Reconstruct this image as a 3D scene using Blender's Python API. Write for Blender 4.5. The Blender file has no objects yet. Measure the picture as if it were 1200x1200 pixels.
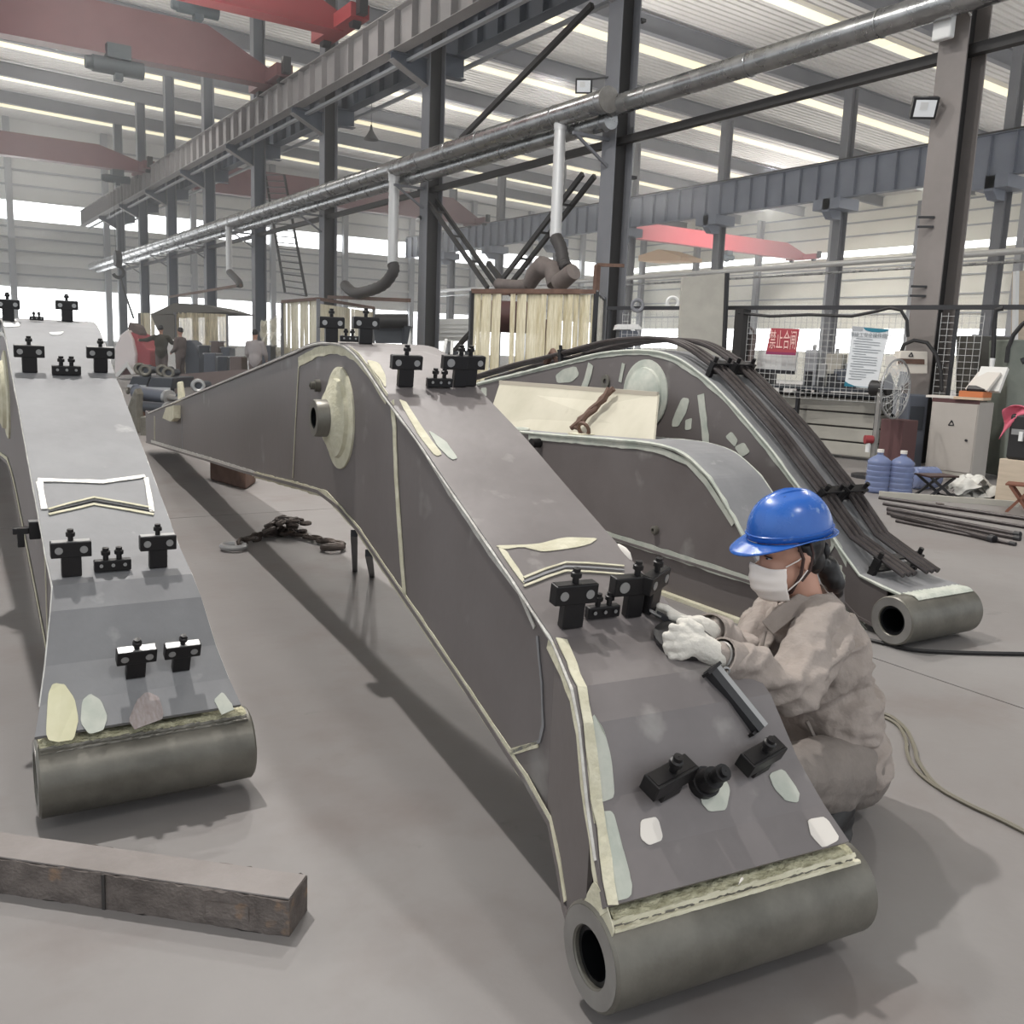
import bpy, bmesh, math, random
from mathutils import Vector as V, Matrix, noise
random.seed(7)
sc = bpy.context.scene
COL = sc.collection
PI = math.pi

# ------------------------------------------------------------------ camera, world, lights, exposure
# world axes: +Y runs down the row of columns, +X across the bays, camera stands at the origin at eye height
CAM_H = 1.4
FPX = 1091.65            # focal length in pixels of a 1200 px frame
def _unit(a): return V(a).normalized()
_vy = _unit((-120 - 600, -(385 - 600), -FPX))          # vanishing point of the column row
_vz = -_unit((350 - 600, -(6980 - 600), -FPX))         # nadir
_vy = (_vy - _vz * _vy.dot(_vz)).normalized()
_vx = _vy.cross(_vz)
R3 = Matrix((_vx, _vy, _vz))                           # camera axes -> world
CAMP = V((0, 0, CAM_H))
cam = bpy.data.objects.new('camera', bpy.data.cameras.new('camera'))
COL.objects.link(cam)
M4 = R3.to_4x4(); M4.translation = CAMP
cam.matrix_world = M4
cam.data.sensor_width = 36.0
cam.data.lens = FPX / 1200 * 36.0
cam.data.clip_end = 400
sc.camera = cam
sc.view_settings.view_transform = 'Standard'
sc.view_settings.look = 'None'
sc.view_settings.gamma = 1.0
sc.view_settings.use_curve_mapping = False
sc.view_settings.exposure = 0.42

wd = bpy.data.worlds.new('World'); sc.world = wd; wd.use_nodes = True
_bg = wd.node_tree.nodes['Background']
_bg.inputs[0].default_value = (0.93, 0.97, 1.0, 1); _bg.inputs[1].default_value = .8

def lamp(name, loc, power, size, col=(1, .97, .93), target=None, spread=170):
    L = bpy.data.lights.new(name, 'AREA'); L.energy = power; L.shape = 'DISK'; L.size = size; L.color = col
    L.spread = math.radians(spread)
    o = bpy.data.objects.new(name, L); COL.objects.link(o); o.location = loc
    d = (V(target) - V(loc)) if target else V((0, 0, -1))
    o.rotation_euler = d.to_track_quat('-Z', 'Y').to_euler()
    return o
lamp('high_bay_lamp_near', (0.5, 6.4, 9.3), 510, .24)
lamp('front_fill_light', (2.0, -4.5, 9.6), 190, 1.2)  # added fill behind the camera, lifts the faces turned this way
lamp('third_bay_fill_light', (50, 22.0, 13.6), 1900, 1.5)  # added fill to brighten the right wall and third bay
lamp('third_bay_rear_fill_light', (50, 46.0, 13.6), 2300, 1.5)  # second added fill for the third bay
lamp('high_bay_lamp_aisle', (5.0, 9.0, 9.6), 260, .4)
lamp('high_bay_lamp_middle', (5.5, 13.5, 9.6), 260, .6)
lamp('high_bay_lamp_rear', (5.5, 27.0, 13.7), 300, 1.0)
lamp('high_bay_lamp_far', (5.5, 42.0, 13.7), 450, 1.0)
lamp('high_bay_lamp_second_bay', (22, 12.0, 13.5), 450, 1.2)
lamp('high_bay_lamp_second_bay_rear', (25, 36.0, 13.5), 600, 1.2)
for k, (x, y, pw) in enumerate(((5, 8, 420), (5, 24, 420), (5, 42, 420), (5, 62, 420), (24, 10, 600), (24, 28, 600), (24, 48, 600), (49, 16, 600), (49, 44, 600))):
    lamp('roof_fill_light', (x, y, 6.8), pw * .92, 5.0, (1, .97, .92), (x, y, 20))  # added unseen uplights that brighten the roof

def ray(px, py): return R3 @ V((px - 600, -(py - 600), -FPX))
def gnd(px, py, z=0.0):
    r = ray(px, py); return CAMP + r * ((z - CAM_H) / r.z)
def onplane(px, py, p0, n):
    r = ray(px, py); return CAMP + r * ((V(p0) - CAMP).dot(n) / r.dot(n))
def at(px, py, depth): return CAMP + ray(px, py) * (depth / FPX)      # point at a distance along the view axis
def onX(px, py, x): return onplane(px, py, (x, 0, 0), V((1, 0, 0)))
def onY(px, py, y): return onplane(px, py, (0, y, 0), V((0, 1, 0)))

# ------------------------------------------------------------------ materials
MATS = {}
def mat(name, col, rough=.6, metal=0., var=.0, vscale=4., col2=None, bump=0., bscale=30., emit=None, estr=1., alpha=1., trans=0., spec=.5, stretch=None, spots=None):
    if name in MATS: return MATS[name]
    m = bpy.data.materials.new(name); m.use_nodes = True
    nt = m.node_tree; N = nt.nodes; Lk = nt.links
    b = N['Principled BSDF']
    b.inputs['Roughness'].default_value = rough; b.inputs['Metallic'].default_value = metal
    b.inputs['Specular IOR Level'].default_value = spec
    b.inputs['Base Color'].default_value = (*col, 1)
    tc = N.new('ShaderNodeTexCoord'); src = tc.outputs['Object']
    if stretch:
        mp = N.new('ShaderNodeMapping'); mp.inputs['Scale'].default_value = stretch
        Lk.new(src, mp.inputs[0]); src = mp.outputs[0]
    if var > 0 or col2:
        n = N.new('ShaderNodeTexNoise'); n.inputs['Scale'].default_value = vscale; n.inputs['Detail'].default_value = 6; n.inputs['Roughness'].default_value = .6
        Lk.new(src, n.inputs['Vector'])
        cr = N.new('ShaderNodeValToRGB'); cr.color_ramp.elements[0].position = .36; cr.color_ramp.elements[1].position = .66
        c2 = col2 or tuple(min(1, c * (1 + var)) for c in col)
        c1 = col if col2 else tuple(c * (1 - var) for c in col)
        cr.color_ramp.elements[0].color = (*c1, 1); cr.color_ramp.elements[1].color = (*c2, 1)
        Lk.new(n.outputs['Fac'], cr.inputs[0]); outc = cr.outputs[0]
        if spots:
            n3 = N.new('ShaderNodeTexNoise'); n3.inputs['Scale'].default_value = spots[1]; n3.inputs['Detail'].default_value = 4
            Lk.new(src, n3.inputs['Vector'])
            r3 = N.new('ShaderNodeValToRGB'); r3.color_ramp.elements[0].position = spots[2]; r3.color_ramp.elements[1].position = min(1, spots[2] + .1)
            mx = N.new('ShaderNodeMix'); mx.data_type = 'RGBA'
            Lk.new(n3.outputs['Fac'], r3.inputs[0]); Lk.new(r3.outputs[0], mx.inputs['Factor'])
            Lk.new(outc, mx.inputs['A']); mx.inputs['B'].default_value = (*spots[0], 1); outc = mx.outputs['Result']
        Lk.new(outc, b.inputs['Base Color'])
        mr = N.new('ShaderNodeMapRange'); mr.inputs['To Min'].default_value = max(0, rough - .08); mr.inputs['To Max'].default_value = min(1, rough + .1)
        Lk.new(n.outputs['Fac'], mr.inputs['Value']); Lk.new(mr.outputs[0], b.inputs['Roughness'])
    if bump > 0:
        n2 = N.new('ShaderNodeTexNoise'); n2.inputs['Scale'].default_value = bscale; n2.inputs['Detail'].default_value = 5
        Lk.new(src, n2.inputs['Vector'])
        bp = N.new('ShaderNodeBump'); bp.inputs['Strength'].default_value = bump; bp.inputs['Distance'].default_value = .02
        Lk.new(n2.outputs['Fac'], bp.inputs['Height']); Lk.new(bp.outputs[0], b.inputs['Normal'])
    if emit:
        b.inputs['Emission Color'].default_value = (*emit, 1); b.inputs['Emission Strength'].default_value = estr
    if trans: b.inputs['Transmission Weight'].default_value = trans
    if alpha < 1: b.inputs['Alpha'].default_value = alpha
    MATS[name] = m; return m

def floor_material():
    m = bpy.data.materials.new('worn concrete'); m.use_nodes = True
    nt = m.node_tree; N = nt.nodes; Lk = nt.links; b = N['Principled BSDF']
    tc = N.new('ShaderNodeTexCoord')
    def noise_ramp(scale, lo, hi, detail=6, rough=.6, stretch=None):
        n = N.new('ShaderNodeTexNoise'); n.inputs['Scale'].default_value = scale; n.inputs['Detail'].default_value = detail; n.inputs['Roughness'].default_value = rough
        if stretch:
            mp = N.new('ShaderNodeMapping'); mp.inputs['Scale'].default_value = stretch; mp.inputs['Rotation'].default_value = (0, 0, .5)
            Lk.new(tc.outputs['Object'], mp.inputs[0]); Lk.new(mp.outputs[0], n.inputs['Vector'])
        else: Lk.new(tc.outputs['Object'], n.inputs['Vector'])
        r = N.new('ShaderNodeValToRGB'); r.color_ramp.elements[0].position = lo; r.color_ramp.elements[1].position = hi
        Lk.new(n.outputs['Fac'], r.inputs[0]); return n, r
    def mix(a, bcol, fac):
        x = N.new('ShaderNodeMix'); x.data_type = 'RGBA'
        Lk.new(fac, x.inputs['Factor'])
        if isinstance(a, tuple): x.inputs['A'].default_value = (*a, 1)
        else: Lk.new(a, x.inputs['A'])
        x.inputs['B'].default_value = (*bcol, 1); return x.outputs['Result']
    _, r1 = noise_ramp(.55, .35, .68)
    c = mix((.198, .182, .177), (.243, .231, .226), r1.outputs[0])
    _, r2 = noise_ramp(1.3, .52, .72)
    c = mix(c, (.185, .16, .152), r2.outputs[0])            # reddish dust
    _, r3 = noise_ramp(2.2, .63, .76, 8, .7)
    c = mix(c, (.14, .132, .128), r3.outputs[0])              # grease
    _, r5 = noise_ramp(5, .68, .74, 8, .75, (1, 5, 1))
    c = mix(c, (.10, .095, .09), r5.outputs[0])             # scuffs
    _, r4 = noise_ramp(9, .69, .78, 8, .7)
    c = mix(c, (.34, .33, .32), r4.outputs[0])              # scraped light flecks
    Lk.new(c, b.inputs['Base Color'])
    n6, _ = noise_ramp(14, 0, 1)
    bp = N.new('ShaderNodeBump'); bp.inputs['Strength'].default_value = .12; bp.inputs['Distance'].default_value = .01
    Lk.new(n6.outputs['Fac'], bp.inputs['Height']); Lk.new(bp.outputs[0], b.inputs['Normal'])
    b.inputs['Roughness'].default_value = .52; b.inputs['Specular IOR Level'].default_value = .4
    MATS['floor'] = m; return m

M_floor = floor_material()
M_joint = mat('joint_dirt', (.09, .08, .075), .9)
M_primer = mat('primed_steel', (.145, .130, .130), .45, .15, vscale=1.6, col2=(.205, .187, .187), bump=.06, bscale=18, spots=((.27, .255, .245), 6, .63))
M_primer_dark = mat('primed_steel_dark', (.135, .118, .115), .5, .15, vscale=1.3, col2=(.17, .152, .15), spots=((.24, .23, .22), 3.2, .64), bump=.05, bscale=16)
M_bare = mat('ground_steel', (.185, .185, .193), .66, .05, vscale=2.2, col2=(.25, .252, .26), bump=.06, bscale=24, spots=((.34, .34, .335), 7, .66))
M_grind = mat('bright_ground_edge', (.48, .46, .43), .42, .3, vscale=20, col2=(.66, .65, .61), bump=.25, bscale=60)
M_boss = mat('machined_boss', (.11, .104, .088), .4, .35, vscale=5, col2=(.19, .18, .155), bump=.05, bscale=40)
M_bosspale = mat('machined_boss_face', (.22, .21, .20), .4, .4, vscale=6, col2=(.29, .28, .265))
M_bore = mat('bore_dark', (.012, .013, .015), .35, .6)
M_putty = mat('body_putty', (.52, .49, .36), .8, vscale=14, col2=(.64, .61, .48), bump=.3, bscale=45)
M_puttyrough = mat('rough_putty', (.36, .34, .22), .85, vscale=26, col2=(.62, .59, .42), bump=.9, bscale=60, stretch=(1, 1, 3))
M_puttyg = mat('pale_putty_patch', (.40, .43, .38), .75, vscale=9, col2=(.54, .55, .49))
M_clamp = mat('black_clamp', (.012, .011, .012), .42, .3, bump=.05)
M_clamptop = mat('bare_steel_clamp_glint', (.34, .34, .34), .4, .6)  # bare steel tone; also paints reflected light on clamp tops
M_column = mat('grey_column_paint', (.175, .18, .20), .6, vscale=.7, col2=(.215, .22, .24))
M_colnear = mat('brown_grey_column_paint', (.20, .18, .17), .6, vscale=.8, col2=(.25, .225, .215))
M_coldark = mat('dark_steel_web_shade', (.032, .03, .03), .6)  # dark steel; on column webs it paints the recess shade
M_girder = mat('girder_blue_grey', (.19, .21, .265), .6, vscale=.8, col2=(.235, .258, .315))
M_girdA = mat('girder_grey', (.25, .24, .24), .6, vscale=.8, col2=(.3, .285, .285))
M_corbel = mat('corbel_dark_blue', (.09, .105, .135), .6)
M_roof = mat('roof_sheet', (.74, .725, .705), .6, vscale=.5, col2=(.80, .785, .765))
M_sky = mat('skylight_sheet', (.9, .86, .7), .5, emit=(1, .88, .56), estr=.66)
M_wall = mat('wall_sheet', (.70, .70, .685), .7, vscale=.4, col2=(.77, .77, .75))
M_wallc = mat('wall_sheet_cream', (.80, .79, .70), .7, vscale=.4, col2=(.86, .85, .77))
M_girt = mat('girt_grey', (.36, .37, .39), .6)
M_glass = mat('daylit_window', (1, 1, 1), .4, emit=(.96, .98, 1), estr=3.2)
M_glass2 = mat('daylit_window_soft', (1, 1, 1), .4, emit=(1, .99, .96), estr=1.7)
M_white = mat('white_paint', (.75, .75, .74), .5)
M_maroon = mat('crane_maroon', (.155, .055, .062), .5, vscale=1, col2=(.19, .075, .08))
M_pink = mat('crane_red', (.38, .075, .09), .5)
M_red = mat('crane_bright_red', (.27, .035, .04), .5)
M_black = mat('black_rubber', (.016, .015, .016), .55)
M_blackpaint = mat('black_paint', (.022, .022, .025), .45)
M_hoist = mat('hoist_dark_teal', (.035, .05, .06), .5)
M_galv = mat('galvanised_duct', (.30, .305, .31), .27, .85, vscale=3, col2=(.42, .425, .43), bump=.08, bscale=20)
M_galvw = mat('pale_duct', (.66, .66, .66), .4, .35)
M_steelrod = mat('dark_pipe', (.05, .042, .042), .33, .5, vscale=5, col2=(.085, .075, .075))
M_rust = mat('rusty_brown', (.10, .055, .04), .7, vscale=6, col2=(.16, .095, .07))
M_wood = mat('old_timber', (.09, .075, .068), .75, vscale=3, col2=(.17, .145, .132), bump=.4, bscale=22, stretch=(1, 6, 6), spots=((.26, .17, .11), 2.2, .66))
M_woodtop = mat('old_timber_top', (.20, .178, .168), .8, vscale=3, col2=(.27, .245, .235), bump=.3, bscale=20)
M_ply = mat('plywood', (.48, .40, .31), .7, vscale=3, col2=(.56, .47, .37), stretch=(1, 1, 6))
M_pvc = mat('pvc_strip', (.55, .49, .33), .4, vscale=4, col2=(.76, .71, .55), stretch=(6, 6, .6), alpha=.985, bump=.3, bscale=12)
M_pvc2 = mat('pvc_strip_clear', (.80, .77, .66), .25, vscale=4, col2=(.9, .87, .76), stretch=(6, 6, .6), alpha=.75)
M_hose = mat('flexible_hose', (.055, .05, .05), .6)
M_brownhose = mat('extractor_arm', (.13, .108, .10), .6, vscale=4, col2=(.18, .15, .14))
M_blueb = mat('blue_bottle', (.20, .25, .43), .14, alpha=.7, spec=.6)
M_cabinet = mat('cabinet_beige', (.42, .385, .35), .5, vscale=1.2, col2=(.47, .435, .40))
M_paper = mat('paper', (.72, .68, .63), .8)
M_orange = mat('orange_card', (.60, .20, .08), .8)
M_cloth = mat('cloth_white', (.68, .67, .63), .9, vscale=10, col2=(.5, .49, .46))
M_pinkcloth = mat('pink_cloth', (.62, .14, .20), .9)
M_bench = mat('bench_panel', (.40, .38, .335), .7, vscale=1.6, col2=(.47, .45, .40))
M_darkgap = mat('dark_gap', (.04, .036, .034), .8)
M_teal = mat('teal_print', (.02, .17, .24), .7)
M_ink = mat('ink_grey', (.20, .22, .24), .8)
M_banner = mat('banner_red', (.34, .05, .065), .7)
M_bannertx = mat('banner_letter', (.80, .50, .46), .7)
M_mesh = mat('pale_mesh_wire', (.62, .62, .61), .5, .3)
M_olive = mat('dark_olive_cloth', (.06, .058, .045), .9)
M_brown = mat('brown_grey_cloth', (.15, .12, .115), .9)
M_greycl = mat('pale_grey_cloth', (.36, .33, .335), .9)
M_skin = mat('skin', (.52, .29, .215), .5)
M_hair = mat('black_hair', (.008, .007, .008), .4)
M_glove = mat('white_glove', (.66, .63, .575), .9, bump=.25, bscale=160)
M_jacket = mat('workwear_khaki', (.30, .258, .232), .85, vscale=9, col2=(.355, .308, .28), bump=.5, bscale=26)
M_trouser = mat('workwear_trousers', (.19, .165, .15), .88, vscale=8, col2=(.24, .21, .19), bump=.4, bscale=24)
M_helmet = mat('blue_helmet', (.016, .10, .42), .25, vscale=9, col2=(.026, .13, .48), spec=.6, spots=((.30, .42, .66), 16, .66))
M_mask = mat('paper_mask', (.82, .76, .72), .8)
M_strap = mat('dark_strap', (.05, .025, .022), .6)
M_tableblk = mat('machine_dark', (.045, .05, .06), .5, .2)
M_bin = mat('bin_blue_grey', (.10, .11, .135), .55, .2)
M_tarp = mat('orange_tarp', (.62, .40, .22), .8)
M_dark_red = mat('maroon_panel', (.10, .045, .045), .6)
M_concrete = mat('board_grey', (.36, .345, .31), .8, vscale=2.5, col2=(.43, .415, .37))
M_lens = mat('lamp_glass', (.7, .72, .74), .15, emit=(1, 1, 1), estr=.12)
M_tarpdark = mat('booth_canopy', (.13, .125, .115), .8)

# ------------------------------------------------------------------ mesh helpers
ORG = {}
class MB:
    def __init__(s): s.v = []; s.f = []
    def quad(s, *p):
        i = len(s.v); s.v += [V(q) for q in p]; s.f.append(tuple(range(i, i + len(p)))); return s
    def para(s, o, a, b, c):                       # box from a corner and three edge vectors
        o, a, b, c = V(o), V(a), V(b), V(c)
        if a.cross(b).dot(c) < 0: a, b = b, a
        i = len(s.v)
        s.v += [o, o + a, o + a + b, o + b, o + c, o + a + c, o + a + b + c, o + b + c]
        s.f += [(i, i + 3, i + 2, i + 1), (i + 4, i + 5, i + 6, i + 7), (i, i + 1, i + 5, i + 4), (i + 1, i + 2, i + 6, i + 5), (i + 2, i + 3, i + 7, i + 6), (i + 3, i, i + 4, i + 7)]
        return s
    def box(s, x0, x1, y0, y1, z0, z1): return s.para((x0, y0, z0), (x1 - x0, 0, 0), (0, y1 - y0, 0), (0, 0, z1 - z0))
    def bar(s, p, q, w, h, up=(0, 0, 1)):
        p, q = V(p), V(q); d = (q - p); u = V(up)
        if abs(d.normalized().dot(u)) > .98: u = V((0, 1, 0))
        a = d.cross(u).normalized(); b = a.cross(d).normalized()
        return s.para(p - a * w / 2 - b * h / 2, d, a * w, b * h)
    def prism(s, pts, vec):                        # polygon extruded by a vector
        pts = [V(p) for p in pts]; vec = V(vec); n = len(pts); i = len(s.v)
        nn = V((0, 0, 0))
        for k in range(n): nn += pts[k].cross(pts[(k + 1) % n])
        if nn.dot(vec) > 0: pts.reverse()
        s.v += pts + [p + vec for p in pts]
        s.f.append(tuple(range(i, i + n))); s.f.append(tuple(range(i + 2 * n - 1, i + n - 1, -1)))
        for k in range(n): s.f.append((i + k, i + n + k, i + n + (k + 1) % n, i + (k + 1) % n))
        return s
    def tube(s, pts, r, n=8, cap=True):
        pts = [V(p) for p in pts]; m = len(pts); rr = r if isinstance(r, (list, tuple)) else [r] * m
        i0 = len(s.v); t = (pts[1] - pts[0]).normalized()
        a = t.orthogonal().normalized()
        for k in range(m):
            if k == 0: t = pts[1] - pts[0]
            elif k == m - 1: t = pts[-1] - pts[-2]
            else: t = (pts[k + 1] - pts[k]).normalized() + (pts[k] - pts[k - 1]).normalized()
            t = t.normalized() if t.length > 1e-9 else V((0, 0, 1))
            a = (a - t * a.dot(t)).normalized() if (a - t * a.dot(t)).length > 1e-6 else t.orthogonal().normalized()
            b = t.cross(a)
            for j in range(n):
                an = 2 * PI * j / n; s.v.append(pts[k] + (a * math.cos(an) + b * math.sin(an)) * rr[k])
        for k in range(m - 1):
            for j in range(n):
                j2 = (j + 1) % n
                s.f.append((i0 + k * n + j, i0 + k * n + j2, i0 + (k + 1) * n + j2, i0 + (k + 1) * n + j))
        if cap:
            s.f.append(tuple(i0 + j for j in range(n - 1, -1, -1))); s.f.append(tuple(i0 + (m - 1) * n + j for j in range(n)))
        return s
    def cyl(s, p, q, r0, r1=None, n=20): return s.tube([p, q], [r0, r0 if r1 is None else r1], n)
    def revolve(s, o, axis, prof, n=24):           # prof: (distance along axis, radius)
        o = V(o); t = V(axis).normalized(); a = t.orthogonal().normalized(); b = t.cross(a); i0 = len(s.v); m = len(prof)
        for h, r in prof:
            for j in range(n):
                an = 2 * PI * j / n; s.v.append(o + t * h + (a * math.cos(an) + b * math.sin(an)) * max(r, 1e-4))
        for k in range(m - 1):
            for j in range(n):
                j2 = (j + 1) % n; s.f.append((i0 + k * n + j, i0 + k * n + j2, i0 + (k + 1) * n + j2, i0 + (k + 1) * n + j))
        return s
    def torus(s, o, axis, R, r, n=20, m=6, a0=0, a1=2 * PI):
        o = V(o); t = V(axis).normalized(); a = t.orthogonal().normalized(); b = t.cross(a); full = abs(a1 - a0 - 2 * PI) < 1e-6
        pts = [o + (a * math.cos(a0 + (a1 - a0) * k / n) + b * math.sin(a0 + (a1 - a0) * k / n)) * R for k in range(n + (0 if full else 1))]
        if full: pts += [pts[0], pts[1]]
        return s.tube(pts, r, m, cap=not full)
    def ell(s, o, a, b, c, n=12, m=8):             # ellipsoid from three half-axis vectors
        o, a, b, c = V(o), V(a), V(b), V(c); i0 = len(s.v)
        if a.cross(b).dot(c) < 0: a = -a
        s.v.append(o - c)
        for k in range(1, m):
            ph = -PI / 2 + PI * k / m
            for j in range(n):
                th = 2 * PI * j / n; s.v.append(o + a * math.cos(ph) * math.cos(th) + b * math.cos(ph) * math.sin(th) + c * math.sin(ph))
        s.v.append(o + c); top = len(s.v) - 1
        for j in range(n):
            s.f.append((i0, i0 + 1 + (j + 1) % n, i0 + 1 + j)); s.f.append((top, top - n + j, top - n + (j + 1) % n))
        for k in range(m - 2):
            for j in range(n):
                p = i0 + 1 + k * n; s.f.append((p + j, p + (j + 1) % n, p + n + (j + 1) % n, p + n + j))
        return s
    def grid(s, fn, nu, nv):
        i0 = len(s.v)
        for u in range(nu + 1):
            for v in range(nv + 1): s.v.append(V(fn(u / nu, v / nv)))
        for u in range(nu):
            for v in range(nv):
                a = i0 + u * (nv + 1) + v; s.f.append((a, a + nv + 1, a + nv + 2, a + 1))
        return s
    def build(s, name, m, parent=None, smooth=False, bevel=0., label=None, kind=None, solid=0.):
        org = ORG.get(parent.name, V((0, 0, 0))) if parent else V((0, 0, 0))
        me = bpy.data.meshes.new(name); me.from_pydata([tuple(v - org) for v in s.v], [], s.f)
        if isinstance(m, (list, tuple)):
            for q in m: me.materials.append(q)
        else: me.materials.append(m)
        if smooth:
            me.polygons.foreach_set('use_smooth', [True] * len(me.polygons))
        o = bpy.data.objects.new(name, me); COL.objects.link(o)
        if parent: o.parent = parent; ORG[o.name] = org
        if smooth:
            md = o.modifiers.new('edges', 'EDGE_SPLIT'); md.split_angle = math.radians(42)
        if solid:
            wl = o.modifiers.new('weld', 'WELD'); wl.merge_threshold = .0004
            md = o.modifiers.new('solid', 'SOLIDIFY'); md.thickness = solid; md.offset = 0
        if bevel:
            md = o.modifiers.new('bevel', 'BEVEL'); md.width = bevel; md.segments = 2; md.limit_method = 'ANGLE'; md.angle_limit = math.radians(35)
        if label: o['label'] = label
        if kind: o['kind'] = kind
        return o

def thing(name, label, cat, loc=(0, 0, 0), group=None):
    o = bpy.data.objects.new(name, None); COL.objects.link(o); o.location = loc; ORG[o.name] = V(loc); o.empty_display_size = .1
    o['label'] = label; o['category'] = cat
    if group: o['group'] = group
    return o
def tag(o, label, cat, group=None):
    o['label'] = label; o['category'] = cat
    if group: o['group'] = group
    return o
def struct(o, label=None):
    o['kind'] = 'structure'
    if label: o['label'] = label
    return o
def dup(root, delta=(0, 0, 0), rz=0., label=None, group=None):
    def rec(o, p):
        c = o.copy(); COL.objects.link(c); c.parent = p
        for ch in o.children: rec(ch, c)
        return c
    r = rec(root, None); r.location = root.location + V(delta); r.rotation_euler.z = rz
    if label: r['label'] = label
    if group: r['group'] = group
    return r
def rot2(x, y, a): return (x * math.cos(a) - y * math.sin(a), x * math.sin(a) + y * math.cos(a))

def organic(name, shapes, voxel, m, parent, smooth=6, wrinkle=0., wscale=12., label=None, fold=None):
    """union of closed blobs remeshed into one continuous skin; shapes are MB fill functions"""
    b = MB()
    for f in shapes: f(b)
    me = bpy.data.meshes.new('tmp'); me.from_pydata([tuple(v) for v in b.v], [], b.f)
    o = bpy.data.objects.new('tmp', me); COL.objects.link(o)
    md = o.modifiers.new('r', 'REMESH'); md.mode = 'VOXEL'; md.voxel_size = voxel
    md2 = o.modifiers.new('s', 'SMOOTH'); md2.iterations = smooth; md2.factor = .5
    dg = bpy.context.evaluated_depsgraph_get(); ev = o.evaluated_get(dg)
    me2 = bpy.data.meshes.new_from_object(ev)
    bpy.data.objects.remove(o); bpy.data.meshes.remove(me)
    org = ORG.get(parent.name, V((0, 0, 0))) if parent else V((0, 0, 0))
    nrm = [v.normal.copy() for v in me2.vertices]
    for v, n in zip(me2.vertices, nrm):
        p = v.co.copy()
        if wrinkle: p += n * wrinkle * noise.noise(p * wscale)
        if fold: p += n * fold(p)
        v.co = p - org
    me2.materials.clear(); me2.materials.append(m); me2.name = name
    me2.polygons.foreach_set('use_smooth', [True] * len(me2.polygons)); me2.update()
    q = bpy.data.objects.new(name, me2); COL.objects.link(q)
    if parent: q.parent = parent; ORG[q.name] = org
    if label: q['label'] = label
    return q
def cap(p, q, r0, r1, n=14):                       # tapered capsule
    p, q = V(p), V(q)
    def f(b):
        t = (q - p); L = t.length; t = t.normalized(); prof = []
        for k in range(7): a = -PI / 2 + PI / 2 * k / 6; prof.append((r0 * math.sin(a), r0 * math.cos(a)))
        for k in range(7): a = PI / 2 * k / 6; prof.append((L + r1 * math.sin(a), r1 * math.cos(a)))
        b.revolve(p, t, prof, n)
    return f
def ellf(o, a, b_, c): return lambda b: b.ell(o, a, b_, c, 20, 14)
def chain(pts, rs): return [cap(pts[k], pts[k + 1], rs[k], rs[k + 1]) for k in range(len(pts) - 1)]

# ------------------------------------------------------------------ the building
FR = [8.23, 15.69, 23.74, 31.2, 38.6, 45.8, 53.1, 60.0, 66.7]      # frames along the hall
XA, XB, XC, YF = 12.3, 37.5, 61.7, 75.0
def roof_low(x): return 15.2 - .033 * x                           # underside of the roof beams

# floor: slabs with recessed joints
fl = struct(MB().box(-30, 63, -12, 76, -.3, -.012).build('floor', M_joint))
jx = [-30, -2.9, 3.9, 10.3, 16.5, 22, 28, 34, 40, 46, 52, 58, 63]
jy = [-12, 7.55, 13.5, 19.5, 25.5, 31.5, 37.5, 43.5, 49.5, 55.5, 61.5, 67.5, 76]
for i in range(len(jx) - 1):
    for j in range(len(jy) - 1):
        MB().box(jx[i] + .005, jx[i + 1] - .005, jy[j] + .005, jy[j + 1] - .005, -.2, 0).build('floor_slab', M_floor, fl)

# far gable wall with window strips
wf = struct(MB().box(-14, 62, YF, YF + .3, 0, 1.1).box(-14, 62, YF, YF + .3, 4.6, 9.15).box(-14, 62, YF, YF + .3, 10.42, 16.4).build('wall_far', M_wall))
b = MB()
for z in (5.4, 7.0, 7.9, 8.6, 11.4, 12.4, 13.4, 14.4): b.box(-14, 62, YF - .12, YF, z, z + .12)
b.build('girt', M_girt, wf)
MB().box(-14, 62, YF - .3, YF - .02, 6.15, 6.35).build('white_ledge', M_white, wf)
xs = [-12 + 6.15 * k for k in range(13)]
for k, x in enumerate(xs): MB().box(x + .3, x + .7, YF - .45, YF, 0, 16).build('wall_post', M_girt, wf)
for n, (z0, z1) in enumerate(((1.1, 4.6), (9.15, 10.42))):
    w = bpy.data.objects.new('window_%d' % (n + 1), None); COL.objects.link(w); w['kind'] = 'structure'; ORG[w.name] = V((0, 0, 0))
    for k in range(13): MB().box(-11.5 + 6.15 * (k - 1) + .02, -11.5 + 6.15 * k - .02, YF + .1, YF + .12, z0, z1).build('pane', M_glass, w)

# right-hand wall with window strips
wr = struct(MB().box(XC + .6, XC + .9, -12, YF, 0, 2.4).box(XC + .6, XC + .9, -12, YF, 4.25, 9.72).box(XC + .6, XC + .9, -12, YF, 10.2, 14.2).build('wall_right', M_wallc))
b = MB()
for z in (5.3, 6.6, 7.9, 8.8, 11.2, 12.2, 13.0): b.box(XC + .48, XC + .6, -12, YF, z, z + .1)
b.build('girt', M_girt, wr)
for n, (z0, z1) in enumerate(((2.4, 4.25), (9.72, 10.2))):
    w = bpy.data.objects.new('window_%d' % (n + 3), None); COL.objects.link(w); w['kind'] = 'structure'; ORG[w.name] = V((0, 0, 0))
    for k in range(23): MB().box(XC + .7, XC + .72, -12 + 3.78 * k + .02, -12 + 3.78 * (k + 1) - .02, z0, z1).build('pane', M_glass, w)

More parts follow.
